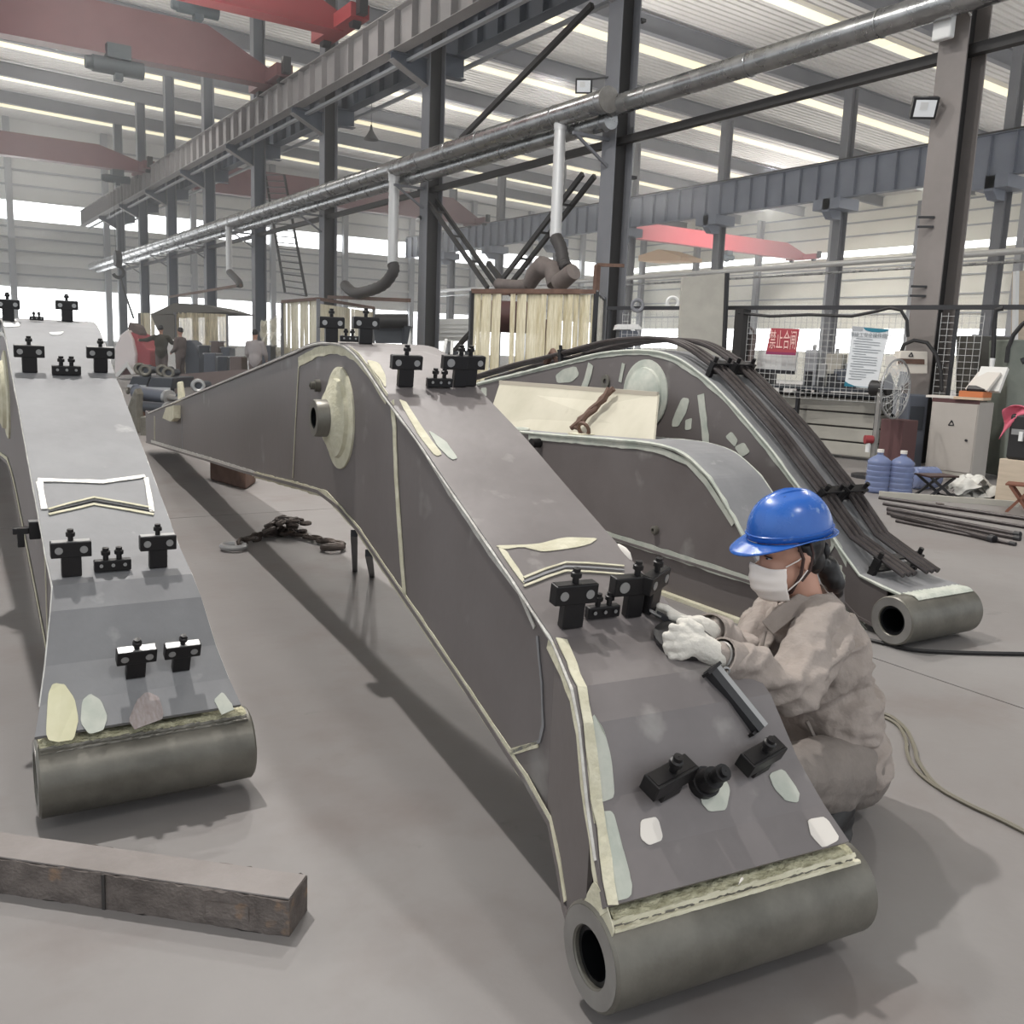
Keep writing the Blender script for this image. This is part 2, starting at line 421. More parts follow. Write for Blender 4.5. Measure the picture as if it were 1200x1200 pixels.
# roof: corrugated sheets between translucent strips
ce = bpy.data.objects.new('ceiling', None); COL.objects.link(ce); ce['kind'] = 'structure'; ORG['ceiling'] = V((0, 0, 0))
X0r, X1r = -14, 62.4
def roof_sheet(y0, y1, m, name):
    b = MB(); y = y0; prof = []
    while y < y1 - .01:
        prof += [(y, 0), (y + .22, 0), (y + .235, .13), (y + .335, .13), (y + .35, 0)]; y += .36
    prof.append((y1, 0))
    for k in range(len(prof) - 1):
        (ya, za), (yb, zb) = prof[k], prof[k + 1]
        za += .82; zb += .82
        b.quad((X0r, ya, roof_low(X0r) + za), (X1r, ya, roof_low(X1r) + za), (X1r, yb, roof_low(X1r) + zb), (X0r, yb, roof_low(X0r) + zb))
    return b.build(name, m, ce)
strips = [4.2, 11.9, 19.4, 26.9, 34.6, 42.3, 49.6, 57.0, 64.0, 71.4]
prev = -12
for y in strips:
    roof_sheet(prev, y - .5, M_roof, 'roof_sheet')
    s0 = None
    for k in range(24):
        xa, xb = -13.5 + 3.1 * k, -10.43 + 3.1 * k
        if s0 is None: s0 = MB().para((xa, y - .5, roof_low(xa) + .84), (xb - xa, 0, roof_low(xb) - roof_low(xa)), (0, 1.0, 0), (0, 0, .02)).build('skylight_panel', M_sky, ce)
        else: c = s0.copy(); COL.objects.link(c); c.location = (3.1 * k, 0, -.033 * 3.1 * k)
    prev = y + .5
roof_sheet(prev, 76, M_roof, 'roof_sheet')

def ibeam(b, p, q, h, w, tf=.025, tw=.016, up=(0, 0, 1)):
    p, q = V(p), V(q); d = (q - p).normalized(); u = V(up); a = d.cross(u).normalized(); u = a.cross(d)
    b.bar(p + u * (h / 2 - tf / 2), q + u * (h / 2 - tf / 2), w, tf, u); b.bar(p - u * (h / 2 - tf / 2), q - u * (h / 2 - tf / 2), w, tf, u)
    b.bar(p, q, tw, h - 2 * tf, u); return b
NTH = ['first', 'second', 'third', 'fourth', 'fifth', 'sixth', 'seventh', 'eighth', 'ninth', 'tenth']
for k, y in enumerate([.8] + FR):
    b = MB()
    ibeam(b, (-14, y, roof_low(-14) + .35), (62, y, roof_low(62) + .35), .7, .3)
    struct(b.build('roof_beam', M_column), 'grey roof beam across the hall, number %d from the camera' % (k + 1))

# row A columns
for k, y in enumerate(FR):
    r = thing('steel_column', ('brown grey H section column beside the beige cabinet, carrying the floodlight', 'dark H section column behind the near curtain booth, where the duct ends', 'dark grey column behind the middle boom hump, carrying a camera', 'grey column right of the leaning ladder', 'grey column left of the leaning ladder', 'grey column in front of the canopy booth', 'grey column left of the canopy booth', 'hazy grey column second from the far wall in the near row', 'farthest hazy grey column of the near row')[k], 'column', (XA + .24, y, 0))
    r['kind'] = 'structure'
    mf = M_colnear if k == 0 else M_column
    H = roof_low(XA)
    MB().box(XA, XA + .025, y - .215, y + .215, .02, H).build('flange', mf, r)
    MB().box(XA + .455, XA + .48, y - .215, y + .215, .02, H).build('flange', mf, r)
    MB().box(XA + .025, XA + .455, y - .008, y + .008, .02, H).build('web', M_coldark if k < 4 else M_corbel, r)  # web coloured darker than the flanges for the shade between them
    MB().box(XA - .08, XA + .56, y - .3, y + .3, 0, .02).build('base_plate', mf, r)
    # corbels for both crane girders
    c = MB()
    c.prism([(XA, y - .01, 9.03), (XA - 1.05, y - .01, 9.03), (XA - 1.05, y - .01, 8.86), (XA, y - .01, 8.35)], (0, .02, 0))
    c.prism([(XA + .48, y - .01, 9.25), (XA + 1.15, y - .01, 9.25), (XA + 1.15, y - .01, 8.78), (XA + .48, y - .01, 8.72)], (0, .02, 0))
    c.box(XA - 1.05, XA, y - .15, y + .15, 9.01, 9.03); c.box(XA + .48, XA + 1.15, y - .15, y + .15, 9.25, 9.27)
    c.box(XA + .48, XA + 1.15, y - .15, y + .15, 8.70, 8.72)
    c.build('corbel', M_corbel, r)
    MB().bar((XA - 1.05, y, 8.85), (XA, y, 8.34), .3, .02).build('corbel_flange', M_girdA, r)

def girder(name, label, x, z0, z1, y0, y1, step, m, side, fl=.38, rail=True):
    r = thing(name, label, 'crane girder', (x, y0, z0)); r['kind'] = 'structure'
    MB().box(x - .01, x + .01, y0, y1, z0 + .02, z1 - .02).build('web', m, r)
    MB().box(x - fl / 2, x + fl / 2, y0, y1, z1 - .02, z1).build('top_flange', m, r)
    MB().box(x - fl / 2, x + fl / 2, y0, y1, z0, z0 + .02).build('bottom_flange', m, r)
    y = y0 + step / 2; s0 = None
    while y < y1:
        if s0 is None:
            bb = MB()
            bb.box(x - fl / 2 + .01, x - .01, y - .008, y + .008, z0 + .02, z1 - .02); bb.box(x + .01, x + fl / 2 - .01, y - .008, y + .008, z0 + .02, z1 - .02)
            s0 = bb.build('stiffener', m, r); ys = y
        else:
            c = s0.copy(); COL.objects.link(c); c.location = (0, y - ys, 0)
        y += step
    if rail: MB().box(x - .05, x + .05, y0, y1, z1, z1 + .11).build('crane_rail', M_coldark, r)
    if side > 0: MB().box(x + side * .3, x + side * .42, y0, y1, z0 - .18, z0 - .1).build('conductor_rail', M_girt, r)
    return r
girder('runway_girder', 'long grey crane girder with stiffeners, on the near row toward the red cranes', XA - .9, 9.04, 10.02, 3, 74, 1.0, M_girdA, 1)
girder('runway_girder', 'dark girder tucked behind the first, seen from below over the near row', XA + 1.0, 9.27, 10.2, 3, 74, 1.0, M_corbel, 1)
girder('runway_girder', 'blue grey crane girder with stiffeners on the second row of columns', XB - .65, 9.0, 10.64, 3, 74, 1.05, M_girder, -1)

# row B columns
FRB = [14.7, 22.1, 29.95, 37.75, 45.2, 52.7, 60.1, 67.3]
for k, y in enumerate(FRB):
    r = thing('hall_column', 'blue grey second row column under the ribbed girder, number %d from the near end' % (k + 1), 'column', (XB, y, 0)); r['kind'] = 'structure'
    b = MB(); ibeam(b, (XB, y, .02), (XB, y, roof_low(XB)), .5, .42, up=(1, 0, 0)); b.build('shaft', M_column, r)
    b = MB(); b.prism([(XB - .2, y - .2, 8.98), (XB - 1.1, y - .2, 8.98), (XB - 1.1, y - .2, 8.4), (XB - .8, y - .2, 8.1), (XB - .2, y - .2, 8.1)], (0, .4, 0))
    b.box(XB - 1.1, XB + .3, y - .75, y + .75, 8.5, 8.98)
    b.build('corbel', M_girder, r)
for k, y in enumerate([34.8 + 7.5 * j - 15 for j in range(8)]):
    r = struct(ibeam(MB(), (XC, y, 0), (XC, y, roof_low(XC)), .5, .4, up=(1, 0, 0)).build('wall_column', M_column), 'grey column against the cream right wall, number %d from the near end' % (k + 1))

# ties and bracing in the near row
tie = thing('tie_strut', 'dark horizontal strut tying the near columns together below the ducts', 'strut', (XA + .24, 3, 5.72)); tie['kind'] = 'structure'
MB().box(XA + .17, XA + .31, 3, 66.7, 5.64, 5.78).build('strut', M_rust if False else M_coldark, tie)
XM = XA + .24
def brace(name, label, p, q, m=M_coldark, off=.16, pair=True):
    r = thing(name, label, 'brace', p); r['kind'] = 'structure'
    p, q = V(p), V(q)
    if pair:
        n = V((1, 0, 0)) * off
        MB().bar(p - n, q - n, .07, .11).build('angle_bar', m, r); MB().bar(p + n, q + n, .07, .11).build('angle_bar', m, r)
        for t in (.25, .5, .75):
            c = p.lerp(q, t); MB().bar(c - n, c + n, .05, .05).build('batten', m, r)
    else: MB().bar(p, q, .10, .12).build('angle_bar', m, r)
    return r
ymid = (FR[1] + FR[2]) / 2
brace('diagonal_brace', 'dark double brace from the camera column down to the curtain booth', onX(497, 222, XM), onX(578, 338, XM))
brace('diagonal_brace', 'dark double brace from the duct column down to the curtain booth', onX(690, 205, XM), onX(592, 332, XM))
brace('diagonal_brace', 'long dark brace running up to the top of the duct column', onX(694, 6, XM), onX(540, 163, XM), pair=False)
brace('diagonal_brace', 'short dark brace crossing the foot of the double braces', onX(572, 308, XM), onX(600, 345, XM), pair=False)
brace('diagonal_brace', 'thin brace reaching the floor behind the middle clamps', onX(567, 372, XM + 1), onX(520, 425, XM + 1), pair=False)

# ------------------------------------------------------------------ ducts
def duct(name, label, x, z, y0, y1, r, m, step, capend=True):
    t = thing(name, label, 'duct', (x, y0, z))
    b = MB(); pts = []; rr = []
    MB().cyl((x, y0, z), (x, y1, z), r, n=24).build('spiral_pipe', m, t, smooth=True)
    y = y0 + .2; s0 = None
    while y < y1:
        if s0 is None: s0 = MB().torus((x, y, z), (0, 1, 0), r + .004, .012, 20, 5).build('hoop', m, t, smooth=True); ys = y
        else: c = s0.copy(); COL.objects.link(c); c.location = (0, y - ys, 0)
        y += step
    if capend: MB().cyl((x, y0 - .03, z), (x, y0, z), r + .03, n=24).build('end_cap', M_bosspale, t)
    return t
d1 = duct('ventilation_duct', 'long galvanised duct along the near row, capped at the booth column', 11.62, 6.22, 14.9, 72.5, .215, M_galv, 1.5)
d2 = duct('ventilation_duct', 'dark lower duct hanging just behind the capped galvanised duct', 11.95, 5.95, 15.2, 72, .17, M_galv, 3.7, False)
d3 = duct('ventilation_duct', 'galvanised duct crossing the upper right to the floodlight column', 11.95, 6.2, 6.5, 15.35, .19, M_galv, 2.45, True)
for y in FR[1:8]:
    MB().bar((11.4, y, 5.72), (12.3, y, 5.72), .06, .06).bar((11.45, y, 5.72), (12.3, y, 5.2), .05, .05).build('bracket', M_column, d1)
duct('white_pipe', 'white pipe running along the second row under the ribbed girder', XB - 1, 6.02, 8, 70, .13, M_galvw, 7.5, False)
duct('white_pipe', 'thin grey pipe just below the white pipe on the second row', XB - 1, 5.62, 8, 70, .06, M_galv, 7.5, False)

def drop(label, px0, py0, px1, py1, x, hose, r=.11, mh=M_hose, arm=None):
    t = thing('extraction_drop', label, 'extraction duct', onX(px0, py0, x))
    p, q = onX(px0, py0, x), onX(px1, py1, x); q.x = p.x; q.y = p.y
    n = 15; k = int((p.z - q.z) / .16)
    b = MB(); pts, rr = [], []
    for i in range(k * 2 + 1):
        pts.append(p.lerp(q, i / (k * 2))); rr.append(r if i % 2 else r * .93)
    b.tube(pts, rr, 14).build('rigid_pipe', M_galvw, t, smooth=True)
    MB().revolve(p + V((0, 0, .12)), (0, 0, -1), [(0, r * 1.6), (.1, r * 1.1), (.3, r * 1.05)], 14).build('collar', M_galvw, t, smooth=True)
    hp = [q] + [onX(a, c, x + dx) for a, c, dx in hose]
    pts = []
    for i in range(len(hp) - 1):                      # Catmull-Rom
        p0 = hp[max(0, i - 1)]; p1 = hp[i]; p2 = hp[i + 1]; p3 = hp[min(len(hp) - 1, i + 2)]
        for s in range(6):
            u = s / 6; pts.append(.5 * ((2 * p1) + (p2 - p0) * u + (2 * p0 - 5 * p1 + 4 * p2 - p3) * u * u + (3 * p1 - p0 - 3 * p2 + p3) * u ** 3))
    pts.append(hp[-1])
    MB().tube(pts, [r * (1.12 if i % 2 else 1.0) for i in range(len(pts))], 12).build('flexible_hose', mh, t, smooth=True)
    if arm:
        a, c = onX(*arm[0], x), onX(*arm[1], x)
        MB().bar(a, c, .08, .1).build('support_arm', M_rust, t)
    return t
drop('white duct drop with a dark elbow hose above the near curtain booth', 657, 142, 656, 277, 11.62, [(657, 290, 0), (660, 306, 0), (664, 314, 0)], .125, M_hose)
drop('white duct drop with a long drooping black hose above the second booth', 462, 205, 463, 309, 11.62, [(461, 318, 0), (450, 333, -.1), (432, 341, -.1), (415, 343, -.1), (404, 334, 0)], .15, M_hose, ((385, 348), (480, 352)))
drop('thin duct drop by the ladder ending in a black elbow', 268, 264, 272, 318, 11.62, [(275, 325, 0), (280, 331, 0), (281, 336, 0)], .13, M_hose, ((199, 348), (283, 334)))
ex = thing('fume_arm', 'brown bent fume extraction arm lying over the near curtain booth', 'extraction arm', onX(640, 335, 11.5))
pts = [onX(*p, 11.5) for p in ((584, 333), (606, 335), (620, 334), (626, 322), (636, 312), (648, 316), (652, 333))]
MB().tube(pts[:3], .13, 12).build('arm_tube', M_brownhose, ex, smooth=True)
MB().tube(pts[2:], [.15, .19, .22, .2, .2], 12).build('elbow_hose', M_brownhose, ex, smooth=True)
MB().cyl(onX(655, 332, 11.4), onX(672, 318, 11.4), .19, .17, 14).build('hood', M_brownhose, ex, smooth=True)

# ------------------------------------------------------------------ overhead cranes
def crane(label, y, x0, x1, z0, z1, m, w=.5, taper=2.2):
    t = thing('bridge_crane', label, 'crane', (x0, y, z0))
    MB().prism([(x0, y - w / 2, z0), (x1, y - w / 2, z0 - .04), (x1, y - w / 2, z0 + .42), (x1 - taper, y - w / 2, z1), (x0, y - w / 2, z1)], (0, w, 0)).build('bridge_girder', m, t)
    MB().box(x0, x1 - .2, y - w / 2 - .06, y + w / 2 + .06, z0 - .05, z0).build('lower_flange', m, t)
    b = MB(); b.box(x1 - .3, x1 + .25, y - 1.5, y + 1.5, z0 + .0, z0 + .38); b.build('end_carriage', m, t)
    for s in (-1.1, 1.1): MB().cyl((x1 - .12, y + s, z0 + .0), (x1 + .12, y + s, z0 + .0), .17).build('wheel', M_blackpaint, t, smooth=True)
    MB().box(x1 - .15, x1 + .1, y - 1.75, y - 1.5, z0 + .05, z0 + .55).build('buffer', M_blackpaint, t)
    return t
def hoist(label, x, y, z, s=1., rope=None):
    t = thing('electric_hoist', label, 'hoist', (x, y, z))
    MB().cyl((x - .75 * s, y, z), (x + .75 * s, y, z), .25 * s, n=18).build('drum_housing', M_hoist, t, smooth=True)
    MB().cyl((x - .95 * s, y, z), (x - .75 * s, y, z), .19 * s, .22 * s, 14).build('motor_cap', M_hoist, t, smooth=True)
    MB().box(x - .35 * s, x + .35 * s, y - .3, y + .3, z + .2 * s, z + .62 * s).build('trolley', M_hoist, t)
    MB().box(x - .12, x + .12, y - .15, y + .15, z - .4 * s, z - .2 * s).build('rope_guide', M_hoist, t)
    if rope:
        b = MB()
        for dx in (-.2, .05, .2): b.cyl((x + dx, y, z - .2), (x + dx, y, rope), .012, n=5)
        b.build('wire_rope', M_blackpaint, t)
    return t
crane('maroon crane bridge across the upper left, under the dark hoist', 33.4, -14, 11.3, 10.15, 11.6, M_maroon)
hoist('dark wire rope hoist hanging below the maroon bridge at upper left', 6.3, 33.1, 9.75)
crane('bright red crane bridge cut off by the top edge of the picture', 27.3, -14, 11.3, 10.38, 11.7, M_red)
hoist('dark hoist hanging at the top edge by the bright red bridge', 7.6, 28.6, 10.55, .75)
crane('faded maroon crane bridge nearest the far wall on the left', 53.6, -14, 11.3, 9.95, 11.0, M_maroon)
hoist('hoist of the faded far crane, its ropes reaching down to the hook', 10.0, 53.6, 9.45, .8, 5.6)
hk = thing('hook_block', 'dark pulley block with hook hanging above the seated curtain hut', 'crane hook', (9.9, 53.6, 5.1))
MB().cyl((9.75, 53.6, 5.45), (10.05, 53.6, 5.45), .42, n=16).build('sheave', M_blackpaint, hk, smooth=True)
MB().torus((9.9, 53.6, 4.75), (0, 1, 0), .26, .09, 16, 8, -.6, PI * 1.15).tube([(9.9, 53.6, 5.1), (9.9, 53.6, 4.98)], .07).build('hook', M_blackpaint, hk, smooth=True)
MB().tube([(10.0, 53.6, 4.5), (10.2, 53.6, 3.7), (10.6, 53.6, 2.4)], .05, 6).build('sling', M_blackpaint, hk)
crane('faded maroon crane bridge in the middle bay beyond the ribbed girder', 62.0, 16, XB - .9, 10.68, 12.3, M_maroon)
crane('pink red crane bridge in the bay below the ribbed girder', 52.0, 42, 61.0, 9.6, 10.7, M_pink)
hoist('small dark hoist below the pink red crane bridge', 52.6, 52.0, 9.075, .8)
tp = thing('orange_tarp_roof', 'orange tent roof seen low behind the second row of columns', 'tarpaulin', onX(770, 300, 58))
c0 = onX(748, 306, 58); c1 = onX(798, 305, 58); c2 = onX(772, 292, 58)
MB().prism([c0, c1, c1 + V((0, 0, .3)), c2, c0 + V((0, 0, .5))], (2.5, 0, 0)).build('canopy', M_tarp, tp)

# ------------------------------------------------------------------ small fittings on the columns
def floodlight(label, px, py, x, s, look):
    c = onX(px, py, x); t = thing('floodlight', label, 'floodlight', c)
    d = (V(look)).normalized(); a = d.cross(V((0, 0, 1))).normalized(); u = a.cross(d)
    MB().para(c - a * s / 2 - u * s * .42, a * s, u * s * .84, -d * .1).build('housing', M_blackpaint, t, bevel=.01)
    MB().para(c - a * s * .4 - u * s * .32 + d * .003, a * s * .8, u * s * .64, d * .006).build('glass', M_lens, t)
    MB().para(c - a * s * .08 - u * s * .05 + d * .010, a * s * .3, u * s * .3, d * .006).build('light_chip', M_white, t)
    MB().bar(c - d * .05 + u * s * .3, V((XA + .02, min(FR[:2], key=lambda q: abs(q - c.y)) + .12, c.z + s * .5)), .03, .03).build('bracket', M_blackpaint, t)
    return t
floodlight('black floodlight with a square lens on the near right column', 1084, 127, XA - .25, .34, (-.65, -.8, -.5))
floodlight('small floodlight above the capped duct end on the booth column', 684, 101, XA - .35, .34, (-.65, -.8, -.4))
cm = thing('camera_spot', 'small white tipped camera on the dark column in the middle', 'camera', onX(490, 257, XA - .1))
p = onX(490, 257, XA - .12); MB().cyl(p + V((.12, .1, .08)), p, .05, .06, 12).build('body', M_blackpaint, cm, smooth=True)
MB().cyl(p, p + V((-.03, -.04, -.05)), .06, .05, 12).build('front_glass', M_white, cm, smooth=True)
wb = thing('white_device', 'white router box fixed high on the near right column', 'router', onX(1106, 25, XA - .2))
p = onX(1107, 25, XA - .2); MB().box(p.x - .06, p.x + .06, p.y - .14, p.y + .14, p.z - .24, p.z + .2).build('case', M_white, wb, bevel=.03)
MB().tube([p + V((.06, 0, .2)), p + V((.1, -.1, .3)), p + V((.2, -.25, .05))], .015, 6).build('bracket', M_white, wb)
for k, z in ((0, 3.5), (1, 2.55)):
    q = thing('wire_hook', ('upper', 'lower')[k] + ' pair of black wire hooks on the near right column', 'hook', (XA - .03, 8.35, z))
    for dz in (0, -.13): MB().bar((XA - .14, 8.38, z + dz), (XA + .0, 8.22, z + dz), .03, .03).build('peg', M_blackpaint, q)
pl = thing('pendant_lamp', 'small bell shaped lamp hanging under the roof left of the camera column', 'lamp', onX(435, 155, 20))
p = onX(435, 155, 20); MB().revolve(p + V((0, 0, .35)), (0, 0, -1), [(0, .04), (.25, .08), (.45, .2), (.7, .38)], 16).build('shade', M_blackpaint, pl, smooth=True)
MB().cyl(p + V((0, 0, .3)), p + V((0, 0, 5.2)), .015, n=5).build('cord', M_blackpaint, pl)
dp = thing('down_pipe', 'pale conduit running down beside the booth column', 'pipe', onX(728, 200, XA + .5))
MB().cyl(onX(733, 5, XA + .55), onX(719, 330, XA + .55), .035, n=8).build('pipe', M_galvw, dp, smooth=True)
for z in (8.0, 6.5, 5.0): MB().box(XA + .48, XA + .6, FR[1] - .24, FR[1] - .12, z, z + .06).build('clip', M_blackpaint, dp)

# leaning ladder by the ladder column
ld = thing('steel_ladder', 'dark steel ladder leaning up past the duct behind the second booth', 'ladder', onX(352, 345, 13.4))
a0, a1 = onX(334, 343, 13.4), onX(311, 205, 13.4); b0, b1 = onX(359, 347, 13.4), onX(333, 205, 13.4)
MB().bar(a0, a1, .09, .06).build('rail', M_blackpaint, ld); MB().bar(b0, b1, .09, .06).build('rail', M_blackpaint, ld)
for k in range(20):
    t = k / 19; MB().bar(a0.lerp(a1, t), b0.lerp(b1, t), .05, .04).build('rung', M_blackpaint, ld)

# ------------------------------------------------------------------ excavator booms
def lerp_list(L, s):
    if s >= L[0][0]: return L[0][1]
    for (s0, z0), (s1, z1) in zip(L[:-1], L[1:]):
        if s1 <= s <= s0: return z1 + (z0 - z1) * (s - s1) / max(1e-9, s0 - s1)
    return L[-1][1]
def dense(L):                                     # soften the polyline of the arch
    out = [L[0]]
    for i in range(len(L) - 1):
        p0 = V(L[max(0, i - 1)]); p1 = V(L[i]); p2 = V(L[i + 1]); p3 = V(L[min(len(L) - 1, i + 2)])
        ln = (p2 - p1).length
        if ln > 2.0: out.append(tuple(p2)); continue
        for k in range(1, 5):
            u = k / 4; m1 = (p2 - p0) * .5; m2 = (p3 - p1) * .5
            if (p1 - p0).length > 2 * ln: m1 = (p2 - p1) * .8
            q = p1 * (2 * u ** 3 - 3 * u ** 2 + 1) + m1 * (u ** 3 - 2 * u * u + u) + p2 * (-2 * u ** 3 + 3 * u * u) + m2 * (u ** 3 - u * u)
            out.append((min(q.x, out[-1][0] - 1e-4), q.y))
    return out

def chaikin(P_, it=2):
    for _ in range(it):
        Q = []
        for i in range(len(P_)):
            (x0, y0), (x1, y1) = P_[i], P_[(i + 1) % len(P_)]
            Q += [(x0 * .86 + x1 * .14, y0 * .86 + y1 * .14), (x0 * .14 + x1 * .86, y0 * .14 + y1 * .86)]
        P_ = Q
    return [(x + .8 * noise.noise(V((x * .21, y * .21, 0))), y + .8 * noise.noise(V((x * .21, y * .21, 5)))) for x, y in P_]

class Boom:
    def __init__(s, name, label, cat, p0, ang, top, bot, W, fl, fr, s_fl, mside, mtop):
        a = math.radians(ang); s.p0 = V((p0[0], p0[1], 0)); s.d = V((math.sin(a), math.cos(a), 0)); s.w = V((math.cos(a), -math.sin(a), 0))
        s.top, s.bot, s.W, s.fl, s.fr, s.sf = top, bot, W, fl, fr, s_fl
        s.root = thing(name, label, cat, s.P(0, W / 2, 0)); s.mside, s.mtop = mside, mtop
    def P(s, ss, w, z): return s.p0 + s.d * ss + s.w * w + V((0, 0, z))
    def L(s, ss): return 0 if ss > s.sf else -s.fl * min(1.1, (s.sf - ss) / (s.sf + .03))
    def Rr(s, ss): return s.W if ss > s.sf else s.W + s.fr * min(1.1, (s.sf - ss) / (s.sf + .03))
    def zt(s, ss): return lerp_list(s.top, ss)
    def zb(s, ss): return lerp_list(s.bot, ss)
    def plates(s, s_end, side_end=.10):
        st = sorted({round(q[0], 4) for q in s.top + s.bot + [(side_end, 0)] if q[0] >= side_end - 1e-6}, reverse=True)
        sd = [q for q in st]
        for nm, fn in (('side_plate', s.L), ('side_plate', s.Rr)):
            b = MB()
            for a, c in zip(sd[:-1], sd[1:]):
                b.quad(s.P(a, fn(a), s.zb(a)), s.P(a, fn(a), s.zt(a)), s.P(c, fn(c), s.zt(c)), s.P(c, fn(c), s.zb(c)))
            b.build(nm, s.mside, s.root, solid=.012)
        b = MB(); o = .014
        T = [q for q in s.top if q[0] >= s_end - .2]
        for (a, za), (c, zc) in zip(T[:-1], T[1:]):
            b.quad(s.P(a, s.L(a) - o, za), s.P(a, s.Rr(a) + o, za), s.P(c, s.Rr(c) + o, zc), s.P(c, s.L(c) - o, zc))
        b.build('top_plate', s.mtop, s.root, solid=.016)
        b = MB()
        T = s.bot
        for (a, za), (c, zc) in zip(T[:-1], T[1:]):
            b.quad(s.P(a, s.L(a) - o, za), s.P(c, s.L(c) - o, zc), s.P(c, s.Rr(c) + o, zc), s.P(a, s.Rr(a) + o, za))
        b.build('bottom_plate', s.mside, s.root, solid=.016)
        a, c = st[0], st[0]
        b = MB(); b.quad(s.P(a, 0, s.zb(a)), s.P(a, s.W, s.zb(a)), s.P(a, s.W, s.zt(a)), s.P(a, 0, s.zt(a))); b.build('end_plate', s.mside, s.root, solid=.012)
    def beads(s, r=.007, m=None, s_end=-.03):
        T = [q for q in s.top if q[0] >= s_end]
        for fn, o in ((s.L, -.012), (s.Rr, .012)):
            pts = [s.P(a, fn(a) + o, z - .002) + V((0, 0, .003 * noise.noise(V((a * 30, 0, 1))))) for a, z in T]
            MB().tube(pts, [r * (1 + .35 * noise.noise(V((a * 22, 3, 1)))) for a, z in T], 6).build('weld_bead', m or M_grind, s.root)
    def boss(s, sc_, z, r, w0, w1, rb, m=None):
        o = s.P(sc_, w0, z); L = w1 - w0
        MB().revolve(o, s.w, [(.30, .001), (.30, rb), (0.004, rb), (0, rb + .004), (0, r - .006), (.006, r), (L - .006, r), (L, r - .006), (L, rb), (L - .1, rb), (L - .1, .001)], 40).build('pivot_boss', m or M_boss, s.root, smooth=True)
        q = MB().revolve(o - s.w * .001, s.w, [(0, rb + .003), (0, r - .008), (.002, r - .008)], 40).build('boss_face', M_bosspale, s.root, smooth=True)
        MB().revolve(o + s.w * .012, s.w, [(0, rb - .012), (0, rb - .001), (.285, rb - .001), (.285, rb - .014), (0, rb - .012)], 32).revolve(o + s.w * .28, s.w, [(0, .001), (0, rb)], 32).build('bore_bushing', M_bore, s.root, smooth=True)  # near black lining and end disc paint the shade inside the bore
    def side(s, px, py, w=0.0): return onplane(px, py, s.p0 + s.w * w, s.w)
    def ontop(s, px, py):
        r = ray(px, py); best = None
        for (a, za), (c, zc) in zip(s.top[:-1], s.top[1:]):
            A, C = s.P(a, 0, za), s.P(c, 0, zc); n = (C - A).cross(s.w); t = (A - CAMP).dot(n) / r.dot(n)
            if t <= 0: continue
            Q = CAMP + r * t; ss = (Q - s.p0).dot(s.d); w = (Q - s.p0).dot(s.w)
            if min(a, c) - .02 <= ss <= max(a, c) + .02 and -.35 < w < s.W + .35:
                if n.z < 0: n = -n
                if best is None or t < best[0]: best = (t, Q, n.normalized(), ss)
        return best[1:] if best else None
    def ribbon(s, pts, n, width, m=None, name='putty_strip', jit=.35, th=.003, taper=False):
        b = MB(); out = []
        fine = []
        for i in range(len(pts) - 1):
            k = max(2, int((pts[i + 1] - pts[i]).length / .05))
            fine += [pts[i].lerp(pts[i + 1], q / k) for q in range(k)]
        fine.append(pts[-1]); L_, R_ = [], []
        for i, p in enumerate(fine):
            t = (fine[min(i + 1, len(fine) - 1)] - fine[max(i - 1, 0)]).normalized(); sd = t.cross(n).normalized()
            wa = width * .5 * (1 + jit * noise.noise(p * 17)); wb = width * .5 * (1 + jit * noise.noise(p * 17 + V((9, 0, 0))))
            L_.append(p + sd * wa + n * th); R_.append(p - sd * wb + n * th)
        for i in range(len(fine) - 1): b.quad(L_[i], L_[i + 1], R_[i + 1], R_[i])
        return b.build(name, m or M_putty, s.root, solid=th)
    def patch_top(s, poly, m=None, name='putty_patch'):
        H = [s.ontop(*q) for q in chaikin(poly)]
        H = [h for h in H if h]
        if len(H) < 3: return
        n = H[0][1]; MB().prism([h[0] + n * .009 for h in H], n * .002).build(name, m or M_puttyg, s.root)
    def patch_side(s, poly, m=None, name='putty_patch', w=0.0):
        MB().prism([s.side(*q, w) - s.w * .0065 for q in chaikin(poly)], -s.w * .0025).build(name, m or M_puttyg, s.root)
    def clamp(s, px, py, kind='tee', sc_=1., yaw=0., up=None, lean=.5, label=None, name_top=False):
        h = s.ontop(px, py)
        if not h: print('no clamp hit', px, py); return
        Q, n, ss = h; Q = Q + n * .008
        u = (n * lean + V((0, 0, 1)) * (1 - lean)).normalized() if up is None else V(up).normalized()
        a = math.cos(yaw) * s.w + math.sin(yaw) * s.d; a = (a - u * a.dot(u)).normalized(); f = a.cross(u)     # f faces away from camera or toward it
        if f.dot(CAMP - Q) < 0: f = -f
        b = MB()
        def bx(x0, x1, z0, z1, y0, y1): b.para(Q + a * x0 + u * z0 + f * y0, a * (x1 - x0), u * (z1 - z0), f * (y1 - y0))
        k = sc_
        if kind == 'tee':
            bx(-.042 * k, .042 * k, 0, .10 * k, -.02 * k, .02 * k); bx(-.085 * k, .085 * k, .092 * k, .165 * k, -.024 * k, .024 * k)
            studs = [0]; zt = .165 * k; holes = [(-.052 * k, .128 * k), (.052 * k, .128 * k)]; rad = .017 * k
        elif kind == 'half':
            bx(-.005 * k, .065 * k, 0, .165 * k, -.02 * k, .02 * k); bx(-.075 * k, .065 * k, .092 * k, .165 * k, -.024 * k, .024 * k)
            studs = [.03 * k]; zt = .165 * k; holes = [(-.035 * k, .128 * k)]; rad = .022 * k
        elif kind == 'low':
            bx(-.04 * k, .04 * k, 0, .03 * k, -.03 * k, .03 * k); bx(-.085 * k, .085 * k, .03 * k, .085 * k, -.03 * k, .03 * k)
